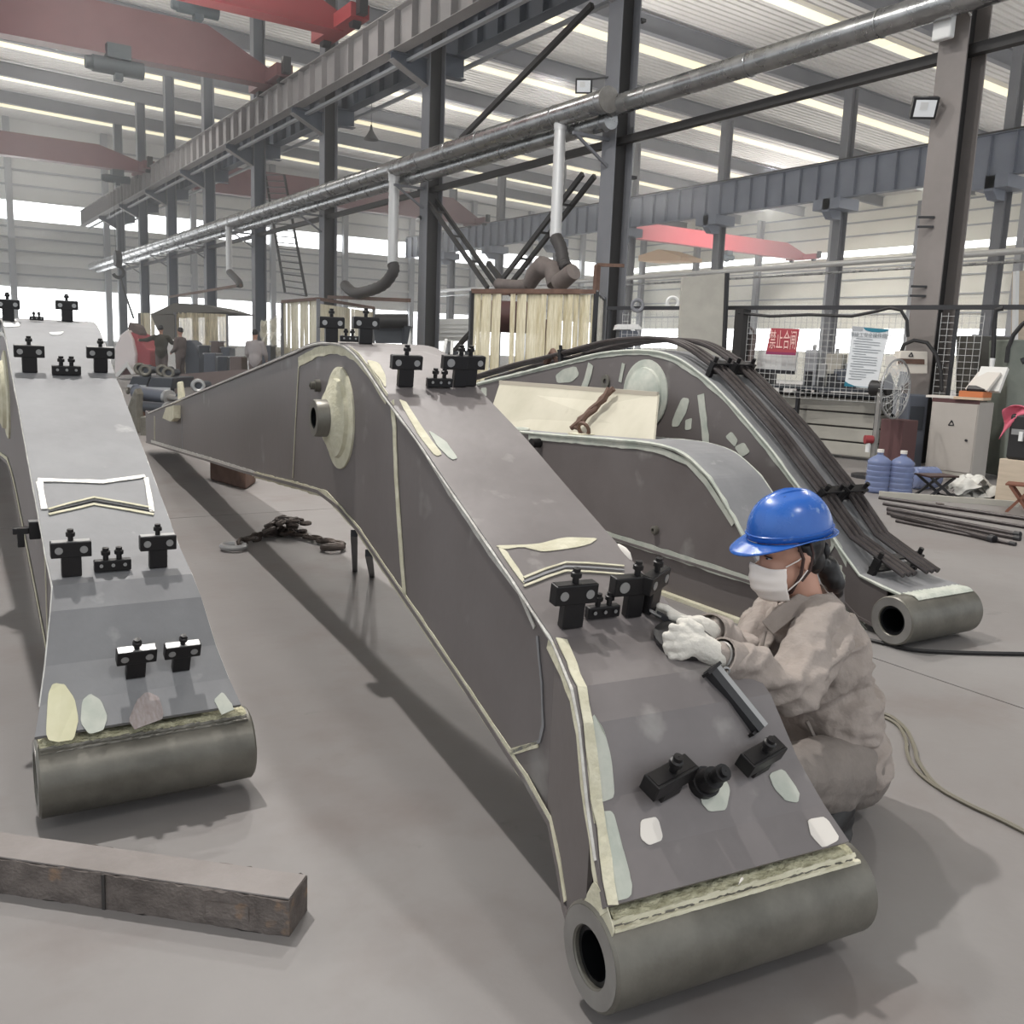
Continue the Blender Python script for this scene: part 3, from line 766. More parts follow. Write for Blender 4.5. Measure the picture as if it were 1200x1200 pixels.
            studs = [.0]; zt = .085 * k; holes = []; rad = .01
        else:
            bx(-.078 * k, .078 * k, 0.004, .058 * k, -.018 * k, .018 * k)
            studs = [-.028 * k, .028 * k]; zt = .058 * k; holes = [(-.05 * k, .036 * k), (0, .036 * k), (.05 * k, .036 * k)]; rad = .008 * k
        c = b.build('pipe_clamp', M_clamp, s.root, bevel=.003)
        for x in studs:
            MB().revolve(Q + a * x + u * zt, u, [(0, .012 * k), (.022 * k, .012 * k), (.024 * k, .02 * k), (.04 * k, .02 * k), (.044 * k, .014 * k), (.056 * k, .014 * k), (.057 * k, .001)], 12).build('clamp_stud', M_clamp, c, smooth=True)
        for x, z in holes:
            MB().cyl(Q + a * x + u * z + f * .0245 * k, Q + a * x + u * z + f * .027 * k, rad, n=14).build('clamp_hole_light', M_clamptop, c, smooth=True)  # pale discs paint the bright background showing through the clamp holes
        if kind in ('tee', 'low'):
            MB().para(Q - a * .08 * k - f * .02 * k + u * (zt), a * .16 * k, f * .04 * k, u * .0015).build('clamp_top', M_clamptop if kind == 'tee' and name_top else M_clamp, c)  # where pale, the plate paints light reflected off the clamp top
        return c

TOPM = dense([(10.473, .518), (3.11, 1.365), (2.9, 1.392), (2.62, 1.41), (2.3, 1.400), (2.05, 1.338), (1.78, 1.228), (1.44, 1.102), (1.15, .982), (.843, .858), (.651, .780), (.549, .735), (.448, .694)]) + [(.354, .668), (.262, .640), (.195, .580), (.11, .441), (.034, .351), (-.035, .285)]
BOTM = [(10.888, .127), (5.758, .502), (4.488, .591), (3.293, .689), (2.706, .733), (2.371, .716), (2.054, .664), (1.746, .583), (1.593, .545), (1.005, .393), (.689, .302), (.566, .268), (.411, .224), (.32, .165), (.25, .10), (.12, .055), (-.03, .05)]

# --- the middle boom, being worked on
B = Boom('excavator_boom', 'long grey steel boom arching through the middle, the crouching worker beside its near end', 'boom', (1.287, 1.358), 6.5, TOPM, BOTM, .378, .125, .145, .45, M_primer_dark, M_primer)
mid = B
B.plates(-.03); B.beads(.0065)
B.boss(.01, .145, .114, -.14, .59, .064)
# weld band on the boss and the rough putty beyond it
b = MB()
def band(B, sc_, zc, r, w0, w1, a0, a1, n=16, m=10):
    def fn(u, v):
        a = a0 + (a1 - a0) * v; rr = r + .004 * noise.noise(V((u * 40, v * 6, 2))) + .003 * math.sin(v * PI * 3)
        return B.P(sc_ - rr * math.cos(a), w0 + (w1 - w0) * u, zc + rr * math.sin(a))
    return MB().grid(fn, n * 4, m)
band(B, .01, .145, .1165, -.115, .56, math.radians(66), math.radians(118)).build('weld_band', M_puttyrough, B.root, solid=.004)
band(B, .01, .145, .1150, -.125, .565, math.radians(54), math.radians(68)).build('putty_strip', M_putty, B.root, solid=.002)
# hub of the arch
hc = B.side(400, 490)
def hub(B, hc, R, lens=(.0, .02, .09), m=M_putty):
    MB().revolve(hc, -B.w, [(0, R), (.014, R), (.02, R - .02), (.02, 0)], 44).build('hub_plate', m, B.root, smooth=True)
    MB().revolve(hc - B.w * .02, -B.w, [(0, R * .78), (.016, R * .76), (.02, R * .68), (.045, R * .5), (.05, 0)], 40).build('hub_flange', m, B.root, smooth=True)
hub(B, hc, .215)
he = hc - B.w * .03
MB().revolve(he, -B.w, [(0, .078), (.085, .078), (.09, .074), (.09, .045), (.02, .045), (.02, 0)], 30).build('hub_sleeve', M_boss, B.root, smooth=True)
MB().revolve(he - B.w * .06, -B.w, [(0, 0), (0, .0445), (.028, .0445)], 30).build('hub_bore', M_bore, B.root, smooth=True)  # near black colour paints the shade inside the sleeve
nz = B.side(376, 452)
MB().revolve(nz, -B.w, [(0, .028), (.03, .028), (.03, .018), (.05, .018), (.05, .01), (.01, .01), (.01, 0)], 16).build('grease_nipple', M_boss, B.root, smooth=True)
ns = -B.w
S = lambda *q: [B.side(x, y) + ns * .006 for x, y in q]
B.ribbon(S((462, 470), (465, 500), (467, 560), (471, 620), (477, 700)), ns, .034)
B.ribbon(S((352, 430), (348, 500), (345, 560)), ns, .008, jit=.6)
B.ribbon(S((300, 556), (350, 569), (385, 580), (420, 618), (468, 688), (545, 800), (600, 882), (620, 913)), ns, .036)
B.ribbon(S((178, 517), (250, 539), (300, 555)), ns, .03, M_grind)
B.ribbon(S((182, 488), (182, 515)), ns, .05, M_putty); B.ribbon(S((214, 484), (215, 528)), ns, .02, M_bare)
B.ribbon(S((352, 424), (375, 412), (398, 408), (418, 416), (436, 436), (456, 468)), ns, .045)
B.ribbon(S((456, 468), (492, 516), (530, 578), (577, 648), (612, 694), (630, 735)), ns, .014, M_grind, jit=.7)
B.ribbon(S((633, 745), (638, 800), (640, 850), (636, 868), (598, 882)), ns, .010, M_bare, jit=.8)
B.ribbon(S((597, 882), (634, 872)), ns, .018, M_putty)
MB().prism([B.side(203, 478) - B.w * .01, B.side(213, 475) - B.w * .01, B.side(213, 490) - B.w * .01, B.side(209, 494) - B.w * .01, B.side(199, 490) - B.w * .01], -B.w * .06).build('lifting_lug', M_putty, B.root)
F = lambda *q: [B.side(x, y, w) + ns * .007 for x, y, w in q]
B.ribbon([B.P(s_, B.L(s_), z_ - .018) + ns * .007 for s_, z_ in ((.48, .70), (.36, .668), (.27, .640), (.2, .580), (.11, .441), (.034, .351), (-.03, .287))], ns, .040)
nn_ = (V((0, 0, .65)) - B.d * .76).normalized()
B.ribbon([B.P(s_, B.L(s_) + .004, z_) + nn_ * .011 for s_, z_ in B.top[-7:]], nn_, .026, M_putty, jit=.5)
B.ribbon([B.P(s_, B.L(s_), z_ + .012) + ns * .007 for s_, z_ in ((.566, .268), (.411, .224), (.32, .165), (.25, .10))], ns, .026)
B.patch_side([(712, 1050), (700, 1030), (690, 1052), (684, 1068), (720, 1100), (724, 1090)], M_putty, w=-.125)
# putty on the top plate
B.patch_top([(466, 470), (476, 474), (500, 512), (518, 536), (510, 538), (492, 516)], M_putty)
B.patch_top([(500, 506), (522, 520), (536, 540), (528, 542), (512, 526)], M_puttyg)
B.patch_top([(428, 424), (444, 428), (452, 444), (452, 458), (444, 446)], M_putty)
B.patch_top([(578, 643), (628, 641), (660, 633), (700, 634), (690, 641), (668, 646), (635, 650), (612, 644), (590, 647)], M_putty)
B.patch_top([(582, 645), (592, 648), (612, 678), (614, 688), (606, 680)], M_putty)
for off in (0, 5, 10):
    H = [B.ontop(x, y + off) for x, y in ((613, 681), (640, 670), (662, 663), (690, 664), (730, 667))]
    H = [h for h in H if h]; B.ribbon([h[0] + h[1] * .009 for h in H], H[0][1], .007, M_putty if off != 5 else M_bare, jit=.5)
B.patch_top([(692, 835), (706, 858), (714, 890), (718, 935), (700, 942), (694, 880)], M_puttyg)
B.patch_top([(702, 952), (716, 952), (726, 990), (738, 1035), (737, 1052), (716, 1058), (708, 1010)], M_puttyg)
B.patch_top([(748, 962), (768, 958), (775, 985), (758, 992), (748, 984)], M_paper)
B.patch_top([(822, 912), (842, 905), (853, 925), (848, 950), (828, 952), (818, 940)], M_puttyg)
B.patch_top([(898, 908), (915, 902), (934, 930), (932, 942), (918, 940), (904, 925)], M_puttyg)
B.patch_top([(943, 962), (964, 958), (982, 985), (962, 996), (948, 982)], M_paper)
B.patch_top([(862, 1040), (866, 1028), (876, 1042), (874, 1052), (864, 1054)], M_paper)
H = [B.ontop(*q) for q in ((735, 1098), (800, 1072), (880, 1050), (960, 1032), (1003, 1020))]
H = [h for h in H if h]
if len(H) > 1: B.ribbon([h[0] + h[1] * .009 for h in H], H[0][1], .02, M_putty)
for px, py, k, c in ((388, 403.5, 'tee', .62), (409, 404, 'triple', .5), (428, 405, 'tee', .66), (474, 455, 'tee', .70), (514, 457, 'triple', .66), (531, 455, 'half', .72), (548, 454, 'tee', .70),
                     (667, 737, 'tee', .72), (704, 727, 'triple', .62), (731, 725, 'half', .70)):
    B.clamp(px, py, k, c, lean=.35)
B.clamp(760, 718, 'tee', .70, yaw=.55, lean=.5)
B.clamp(775, 928, 'low', .80, yaw=.28); B.clamp(881, 900, 'low', .76, yaw=.28)
h = B.ontop(820, 920)
if h:
    Q, n, _ = h; c = MB().cyl(Q + n * .006, Q + n * .03, .036, n=20).cyl(Q + n * .03, Q + n * .062, .03, .026, n=20).build('pipe_clamp', M_clamp, B.root, smooth=True)
    MB().revolve(Q + n * .062, n, [(0, .013), (.022, .013), (.024, .02), (.04, .02), (.04, .012), (.05, .012), (.05, 0.001)], 12).build('clamp_stud', M_clamp, c, smooth=True)
# putty weld on the far cheek behind the clamps
MB().ell(B.P(.82, B.W + .012, .80), B.d * .10, B.w * .012, V((-.0, -.03, .05)), 16, 8).build('putty_patch', M_paper, B.root, smooth=True)
bx = MB().bar(onplane(415, 625, B.p0 + B.w * .05, B.w), gnd(416, 668), .03, .03).bar(onplane(432, 648, B.p0 + B.w * .1, B.w), gnd(436, 674), .03, .03)
tr = tag(bx.build('trestle', M_blackpaint), 'pair of thin black steel props under the middle of the long boom', 'trestle')
tb = tag(MB().prism([gnd(246, 562), gnd(288, 574), gnd(300, 566), gnd(262, 556)], (0, 0, .22)).build('timber_block', M_rust, bevel=.02), 'dark timber block propping the far arm of the middle boom', 'block')

# --- the left boom, ground bright
B = Boom('excavator_boom', 'pale ground steel boom at the left edge, pointing straight away', 'boom', (.262 + .0925, 2.802), 2.0, [(a, z + .055 * math.exp(-((a - 2.45) / .45) ** 2)) for a, z in TOPM], [(10.888, .127)] + BOTM[1:], .382, .085, .075, .24, M_primer_dark, M_bare)
left = B
B.plates(-.03); B.beads(.006)
B.boss(.01, .145, .114, -.10, .505, .075)
band(B, .01, .145, .1165, -.09, .49, math.radians(66), math.radians(118)).build('weld_band', M_puttyrough, B.root, solid=.004)
band(B, .01, .145, .1150, -.09, .49, math.radians(56), math.radians(68)).build('putty_strip', M_boss, B.root, solid=.002)
ns = -B.w
hcl = B.P(2.42, 0, 1.1)
hub(B, hcl, .215)
MB().revolve(hcl - B.w * .03, -B.w, [(0, .078), (.11, .078), (.115, .074), (.115, .045), (.02, .045), (.02, 0)], 30).build('hub_sleeve', M_boss, B.root, smooth=True)
pts = [B.P(s_, 0, z_ + .012) + ns * .007 for s_, z_ in BOTM[2:11]]
B.ribbon(pts, ns, .03)
pts = [B.P(s_, B.L(s_), z_ - .015) + ns * .008 for s_, z_ in TOPM if s_ > -.02 and s_ < 3.2]
B.ribbon(pts, ns, .02, M_grind, jit=.7)
B.ribbon([B.P(.55, 0, .70) + ns * .007, B.P(.62, 0, .32) + ns * .007], ns, .012, M_putty)
def topline(B, pts, wd, m, name='putty_strip', jit=.5):
    H = [B.ontop(*q) for q in pts]; H = [h for h in H if h]
    if len(H) > 1: B.ribbon([h[0] + h[1] * .009 for h in H], H[0][1], wd, m, name, jit)
topline(B, [(44, 566), (90, 567), (120, 568), (170, 561)], .022, M_grind)
topline(B, [(57, 600), (85, 592), (110, 586), (140, 591), (178, 598)], .010, M_putty)
topline(B, [(57, 603), (85, 596), (110, 590), (140, 595), (179, 602)], .008, M_bore, 'chevron_groove', .2)
topline(B, [(57, 606), (85, 600), (110, 594), (140, 599), (180, 606)], .012, M_putty)
topline(B, [(46, 568), (52, 600)], .02, M_grind); topline(B, [(171, 563), (178, 603)], .018, M_grind)
topline(B, [(52, 893), (110, 880), (190, 865), (283, 848)], .016, M_grind)
M_yelput = mat('yellow_putty', (.56, .54, .36), .8, vscale=7, col2=(.64, .62, .45))
B.patch_top([(56, 815), (62, 802), (76, 803), (87, 820), (92, 845), (86, 868), (72, 872), (54, 868)], M_yelput)
B.patch_top([(96, 822), (106, 814), (118, 822), (126, 842), (120, 858), (104, 862), (94, 848)], M_puttyg)
B.patch_top([(250, 822), (260, 812), (272, 828), (281, 850), (270, 852), (258, 838)], M_puttyg)
B.patch_top([(150, 846), (160, 822), (172, 812), (186, 818), (192, 840), (180, 858), (160, 860)], mat('scratched_rust', (.27, .22, .21), .5, .3, vscale=30, col2=(.36, .33, .33), stretch=(3, 1, 1)))
B.patch_top([(4, 376), (20, 377), (24, 385), (4, 386)], M_white)
B.patch_top([(57, 392), (76, 391), (70, 395), (60, 395)], M_white)
for px, py, k, c in ((10, 378, 'tee', .6), (43, 378.5, 'triple', .4), (79, 378.5, 'tee', .6), (35, 438, 'tee', .70), (78, 442, 'triple', .74), (118, 438, 'tee', .68),
                     (84, 677, 'tee', .68), (132, 672, 'triple', .70), (185, 667, 'tee', .66)):
    B.clamp(px, py, k, c, lean=.3, name_top=True)
B.clamp(158, 793, 'tee', .66, lean=.5, name_top=True); B.clamp(211, 785, 'tee', .62, lean=.5, name_top=True)
q = B.P(.68, -.01, .74)
c = MB().para(q + V((-.0, 0, -.03)), -B.w * .035, B.d * .04, (0, 0, .06)).para(q - B.w * .035 + V((0, 0, -.010)), -B.w * .05, B.d * .03, (0, 0, .022)).para(q - B.w * .05 + V((0, 0, -.055)), -B.w * .022, B.d * .03, (0, 0, .05)).build('pipe_clamp', M_clamp, B.root, bevel=.003)
MB().para(q - B.w * .034 + V((0, 0, .0305)), B.w * .03, B.d * .04, (0, 0, .002)).build('clamp_top', M_clamptop, c)  # pale strip paints light caught on the side clamp

# --- the right boom carrying the hydraulic pipes
TOPR = dense([(9.8, .30), (4.606, 1.105), (3.488, 1.296), (2.803, 1.413), (2.448, 1.445), (2.212, 1.449), (2.031, 1.436), (1.855, 1.395), (1.642, 1.303), (1.436, 1.189), (1.049, .923), (.831, .746), (.625, .580)]) + [(.457, .416), (.291, .29), (.12, .268), (.0, .258)]
BOTR = [(9.9, .05), (4.5, .60), (3.2, .70), (2.4, .68), (1.75, .56), (1.0, .36), (.5, .175), (.28, .06), (.1, .04), (.0, .04)]
B = Boom('excavator_boom', 'dark grey boom at the right carrying a rack of black hydraulic pipes', 'boom', (4.29, 2.77), 1.6, TOPR, BOTR, .38, .06, .03, .4, M_primer_dark, M_bare)
right = B
B.plates(0); B.beads(.01, M_puttyg)
B.boss(-.03, .14, .125, -.17, .42, .075)
band(B, -.03, .14, .128, -.06, .40, math.radians(60), math.radians(125)).build('weld_band', M_puttyg, B.root, solid=.004)
ns = -B.w
S = lambda *q: [B.side(x, y) + ns * .007 for x, y in q]
B.ribbon(S((560, 450), (640, 431), (700, 417), (735, 413), (762, 413), (790, 421), (820, 440), (850, 466), (900, 525), (950, 590), (985, 642), (1012, 695)), ns, .035, M_puttyg)
B.ribbon(S((985, 672), (1010, 705), (1018, 730)), ns, .05, M_puttyg); B.ribbon(S((945, 640), (985, 700), (1020, 745)), ns, .03, M_puttyg)
B.ribbon(S((694, 427), (686, 455)), ns, .07, M_puttyg); B.ribbon(S((823, 462), (829, 520)), ns, .06, M_puttyg); B.ribbon(S((732, 426), (728, 448)), ns, .035, M_puttyg)
hr = B.side(757, 462); hub(B, hr, .24, m=M_puttyg)
MB().revolve(B.side(711, 447), -B.w, [(0, .05), (.02, .05), (.02, .02), (.0, .02)], 16).build('grease_nipple', M_boss, B.root, smooth=True)
for poly in ([(652, 440), (662, 432), (676, 429), (680, 440), (670, 448), (654, 449)], [(790, 490), (800, 466), (809, 467), (806, 482), (796, 500), (788, 500)], [(804, 492), (812, 490), (811, 503), (804, 504)], [(851, 512), (858, 506), (866, 516), (862, 524)], [(862, 524), (872, 518), (880, 530), (870, 536)],
             [(564, 455), (571, 454), (571, 464), (565, 466)], [(980, 668), (986, 661), (992, 668), (986, 674)]):
    B.patch_side(poly)
B.ribbon(S((975, 612), (977, 640), (968, 655)), ns, .02, M_puttyg)
# hydraulic pipes along the top
for k, w in enumerate((.02, .066, .112, .248, .294, .34)):
    pts = []
    for s_, z_ in [(4.9, 1.05), (4.0, 1.22)] + [q for q in TOPR if .5 < q[0] < 3.6]: pts.append(B.P(s_, w, z_ + .085))
    n_ = V((0, 0, .06)) + B.d * -.045
    pts += [B.P(.42, w + (.02 if k < 3 else -.0), .47), B.P(.22, w + .03 * (1 if k < 3 else 0), .385), B.P(.08, w + .03 * (1 if k < 3 else 0), .33)]
    MB().tube(pts, .0155, 8).build('hydraulic_pipe', M_steelrod, B.root, smooth=True)
def saddle(s_, w0, w1, dz=.07):
    z_ = B.zt(s_); u = (B.P(s_ - .1, 0, B.zt(s_ - .1)) - B.P(s_ + .1, 0, B.zt(s_ + .1))).normalized(); n = B.w.cross(u); n = n if n.z > 0 else -n
    Q = B.P(s_, 0, z_)
    c = MB().para(Q + B.w * w0 + n * .10 - u * .025, B.w * (w1 - w0), u * .05, n * .012).para(Q + B.w * w0 + n * .0 - u * .02, B.w * .03, u * .04, n * .10).para(Q + B.w * (w1 - .03) + n * .0 - u * .02, B.w * .03, u * .04, n * .10).para(Q + B.w * w0 + n * .035 - u * .025, B.w * (w1 - w0), u * .05, n * .012).build('pipe_clamp', M_clamp, B.root, bevel=.003)
    for w in (w0 + .02, w1 - .02): MB().cyl(Q + B.w * w + n * .11, Q + B.w * w + n * .145, .014, n=10).build('clamp_stud', M_clamp, c, smooth=True)
saddle(1.62, 0, .16); saddle(1.62, .2, .37); saddle(.68, 0, .16); saddle(.68, .2, .37); saddle(.27, .02, .40); saddle(3.3, .0, .37); 
MB().tube([onX(640, 425, 4.45), onX(648, 412, 4.45), onX(655, 425, 4.45)], .03, 8).build('lifting_eye', M_rust, B.root, smooth=True)

# --- the shorter stick in front of it
TOPS = dense([(3.2, .80), (2.2, .835), (1.5, .87), (.95, .895), (.78, .89), (.60, .86), (.42, .775), (.33, .71), (.18, .57), (.05, .43)]) + [(-.25, .12)]
BOTS = [(3.2, .30), (1.38, .25), (.0, .245), (-.25, .06)]
B = Boom('dipper_stick', 'stubby dark steel arm with a rounded end lying between the two long booms', 'boom', (3.74, 3.316), 2.0, TOPS, BOTS, .36, 0.0, 0.0, -1, M_primer_dark, M_bare)
B.plates(-.25, -.25); B.beads(.012, M_puttyg, -.2)
MB().prism([B.P(1.9, .02, .30), B.P(1.35, .02, .02), B.P(-.35, .02, .02), B.P(-.3, .02, .25)], B.w * .32).build('lower_box', M_primer_dark, B.root)
ns = -B.w
B.ribbon([B.P(1.6, 0, .262) + ns * .008, B.P(.7, 0, .258) + ns * .008, B.P(-.1, 0, .25) + ns * .008], ns, .045, M_puttyg)
MB().box(0, 0, 0, 0, 0, 0); MB().para(B.P(1.35, -.02, 0.0), -B.d * 1.7, B.w * .40, (0, 0, .022)).build('base_flange', M_putty, B.root)
B.ribbon([B.P(2.3, 0, .80) + ns * .008, B.P(1.4, 0, .845) + ns * .008, B.P(.95, 0, .865) + ns * .008, B.P(.78, 0, .855) + ns * .008, B.P(.58, 0, .82) + ns * .008, B.P(.42, 0, .73) + ns * .008, B.P(.18, 0, .53) + ns * .008], ns, .035, M_puttyg)
MB().revolve(onplane(770, 621, B.p0, B.w), -B.w, [(0, .028), (.03, .026), (.035, .018), (.035, .011), (.01, .011), (.01, 0)], 18).build('grease_nipple', M_boss, B.root, smooth=True)
MB().cyl(B.P(2.15, -.01, .77), B.P(2.15, -.08, .77), .035, n=14).cyl(B.P(2.2, -.03, .70), B.P(2.2, -.09, .70), .02, n=12).build('hose_port', M_clamp, B.root, smooth=True)
stick = B
pl = thing('steel_sheet', 'cream painted steel sheet leaning on the dark boom above the stubby arm', 'sheet', onX(680, 510, 3.98))
bl, br, tr_, tl = onX(569, 501, 3.95), onX(766, 515, 3.95), onX(771, 462, 4.17), onX(586, 448, 4.17)
M_creamsheet = mat('cream_sheet', (.43, .405, .32), .6, vscale=2.2, col2=(.52, .49, .40), spots=((.34, .31, .24), 4, .68))
MB().prism([bl, br, tr_, tl], V((.015, 0, 0))).build('sheet', M_creamsheet, pl)
MB().bar(tl, tr_, .02, .03).build('top_edge', mat('cream_edge', (.52, .47, .39), .7), pl)
hs = thing('sling_strap', 'twisted brown lifting strap hanging over the leaning cream sheet', 'strap', onX(690, 490, 3.96))
a = [onX(*p, 4.0) for p in ((702, 455), (697, 468), (692, 480), (688, 492), (684, 502))]
a[0].x = 4.12; a[1].x = 4.08; a[2].x = 4.03; a[3].x = 3.96; a[4].x = 3.92
for o in (-.018, .018): MB().tube([p + V((-.012 + o * .3, o * (1 if i % 2 else -1), 0)) for i, p in enumerate(a)], [.022, .024, .02, .026, .018], 7).build('strap_strand', M_rust, hs, smooth=True)
p = onX(684, 503, 3.88); MB().torus(p, (1, .2, .4), .045, .014, 14, 6).build('shackle', M_rust, hs, smooth=True)
MB().box(p.x - .07, p.x + .05, p.y - .06, p.y + .08, p.z - .075, p.z - .03).build('shackle_base', M_putty, hs)
pu = thing('putty_lump', 'small flat ring of grey putty lying on the stubby arm flange', 'putty', onX(610, 504, 3.85))
p = onX(610, 503, 3.85); MB().torus(p, (0, 0, 1), .06, .012, 16, 6).build('ring', M_puttyg, pu, smooth=True)

# ------------------------------------------------------------------ things on the floor in front
tm = thing('timber_beam', 'weathered grey timber beam lying on the bare floor in front of the left boom', 'timber', gnd(180, 1060))
g0, g1 = gnd(338, 1098), gnd(-90, 1033)
ax = (g1 - g0).normalized(); nx = V((0, 0, 1)).cross(ax); nx = nx if nx.dot(CAMP - g0) < 0 else -nx
zt_ = onplane(338, 1056, g0, nx).z
b = MB()
def beamf(u, v):
    L = (g1 - g0).length; prof = [(0, 0), (0, zt_), (.0, zt_), (.11, zt_), (.11, zt_), (.11, 0), (0, 0)]
    k = min(6, int(v * 6 + 1e-6)); x, z = prof[k]
    p = g0 + ax * L * u + nx * x + V((0, 0, z))
    j = .006 * noise.noise(V((u * 26, k * 3.1, 0))) + .004 * noise.noise(V((u * 90, k * 5.1, 0)))
    return p + V((0, 0, j if z > 0 else 0)) + nx * j
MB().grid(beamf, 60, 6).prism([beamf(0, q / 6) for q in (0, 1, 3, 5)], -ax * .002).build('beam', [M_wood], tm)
MB().prism([g0 + ax * .0 + nx * .004 + V((0, 0, zt_ + .001)), g1 + nx * .004 + V((0, 0, zt_ + .001)), g1 + nx * .108 + V((0, 0, zt_ + .001)), g0 + nx * .108 + V((0, 0, zt_ + .001))], (0, 0, .004)).build('pale_top', M_woodtop, tm)  # thin paler sheet over the top face of the beam
MB().para(g0 + ax * .48 - nx * .004 + V((0, 0, .0)), ax * .008, nx * .01, (0, 0, zt_)).build('saw_kerf', M_darkgap, tm)
MB().para(g0 + ax * .10 - nx * .005 + V((0, 0, zt_ * .28)), ax * .11, nx * .008, (0, 0, zt_ * .42)).build('patch_board', M_wood, tm)

M_chain = mat('dark_chain', (.045, .036, .032), .5, .4, vscale=9, col2=(.09, .07, .06))
ch = thing('lifting_chain', 'rusty lifting chain with a hook heaped on the floor left of the middle boom', 'chain', gnd(335, 640))
path = [gnd(*p) for p in ((284, 640), (300, 634), (316, 629), (330, 628), (345, 630), (362, 634), (378, 638), (392, 641), (402, 644))]
link = None
def chain_link(p, t, up):
    a = t.normalized(); s_ = up.cross(a).normalized(); r_ = .014; L, W = .05, .028
    pts = [p + a * (L * math.cos(q)) + s_ * (W * math.sin(q)) for q in [2 * PI * k / 10 for k in range(10)]]
    pts += [pts[0], pts[1]]
    return MB().tube(pts, r_, 6, cap=False)
n_l = 0
for i in range(len(path) - 1):
    k = max(2, int((path[i + 1] - path[i]).length / .075))
    for q in range(k):
        p = path[i].lerp(path[i + 1], q / k); up = V((0, 0, 1)) if n_l % 2 else V((.3, -.8, .5)).normalized()
        chain_link(p + V((0, 0, .025 + .012 * (n_l % 2))), path[i + 1] - path[i], up).build('chain_link', M_chain, ch); n_l += 1
for k in range(26):
    p = gnd(336 + random.uniform(-22, 24), 629 + random.uniform(-3, 4)); p.z = .03 + random.uniform(0, .13) * (1 - abs(p.x - gnd(336, 629).x) / .3)
    chain_link(V((p.x, p.y, max(.03, p.z))), V((random.uniform(-1, 1), random.uniform(-1, 1), random.uniform(-.3, .3))), V((random.uniform(-.6, .6), random.uniform(-.6, .6), 1))).build('chain_link', M_chain, ch)
q = gnd(274, 645) + V((0, 0, .03)); MB().torus(q, (0, 0, 1), .075, .02, 18, 8, .4, PI * 1.75).build('hook', M_clamptop, ch, smooth=True)
q = gnd(390, 646) + V((0, 0, .03)); MB().torus(q, (0, .1, 1), .07, .02, 18, 8).build('end_ring', M_chain, ch, smooth=True)

def cable(name, label, pts, r, m, group=None):
    P_ = [gnd(*p) + V((0, 0, r)) for p in pts]; out = []
    for i in range(len(P_) - 1):
        p0 = P_[max(0, i - 1)]; p1 = P_[i]; p2 = P_[i + 1]; p3 = P_[min(len(P_) - 1, i + 2)]
        for s_ in range(6):
            u = s_ / 6; out.append(.5 * ((2 * p1) + (p2 - p0) * u + (2 * p0 - 5 * p1 + 4 * p2 - p3) * u * u + (3 * p1 - p0 - 3 * p2 + p3) * u ** 3))
    out.append(P_[-1])
    return tag(MB().tube(out, r, 6).build(name, m, smooth=True), label, 'cable', group)
M_cabg = mat('olive_cable', (.17, .155, .12), .6)
cable('floor_cable', 'thin olive cable snaking over the floor right of the worker, outer strand', [(1025, 836), (1044, 842), (1062, 858), (1072, 880), (1076, 895), (1097, 923), (1130, 943), (1170, 962), (1215, 985)], .008, M_cabg)
cable('floor_cable', 'thin olive cable snaking over the floor right of the worker, inner strand', [(1025, 838), (1050, 850), (1061, 868), (1063, 885), (1072, 903), (1094, 922), (1130, 942.5), (1172, 962), (1215, 984)], .007, M_cabg)
cable('floor_cable', 'black cable on the floor passing under the end of the right boom', [(1008, 750), (1040, 757), (1070, 764), (1120, 767), (1215, 769)], .011, M_black)

# dark guide bar along the right edge of the middle boom
gb = thing('guide_bar', 'dark steel bar with a bright upper edge lying on the boom beside the worker', 'steel bar', at(855, 822, 2.45))
pa, pb = mid.ontop(826, 790), mid.ontop(884, 862)
pa, pb = pa[0] + pa[1] * .012, pb[0] + pa[1] * .012
up_ = mid.ontop(850, 820)[1]
MB().bar(pa + up_ * .012, pb + up_ * .012, .022, .028, up_).build('bar', M_blackpaint, gb)
sd = (pb - pa).cross(up_).normalized()
sd = sd if sd.dot(mid.w) > 0 else -sd
MB().bar(pa + up_ * .02 + sd * .018, pb + up_ * .02 + sd * .018, .014, .012, up_).build('bright_edge', M_clamptop, gb)
MB().bar(pa.lerp(pb, .0) + up_ * .02, pa.lerp(pb, .04) + up_ * .02, .05, .03, up_).build('end_lug', M_clamp, gb); MB().bar(pb.lerp(pa, .04) + up_ * .0, pb + up_ * .0, .05, .04, up_).build('end_lug', M_clamp, gb)

# ------------------------------------------------------------------ helpers for standing things
UPZ = V((0, 0, 1))
def stand(l, r):
    p, q = gnd(*l), gnd(*r); u = (q - p).normalized(); n = UPZ.cross(u)
    return p, q, u, (n if n.dot(p - CAMP) > 0 else -n)
def zat(px, py, p, n): return onplane(px, py, p, n).z
AW = V((.54, .84, 0)).normalized(); UR = V((.84, -.54, 0)).normalized()
def slab(pts, depth, thick):
    P_ = [at(x, y, depth) for x, y in pts]
    n = AW; P0 = at(pts[0][0], pts[0][1], depth)
    P_ = [onplane(x, y, P0, n) for x, y in pts]
    return P_, n * thick

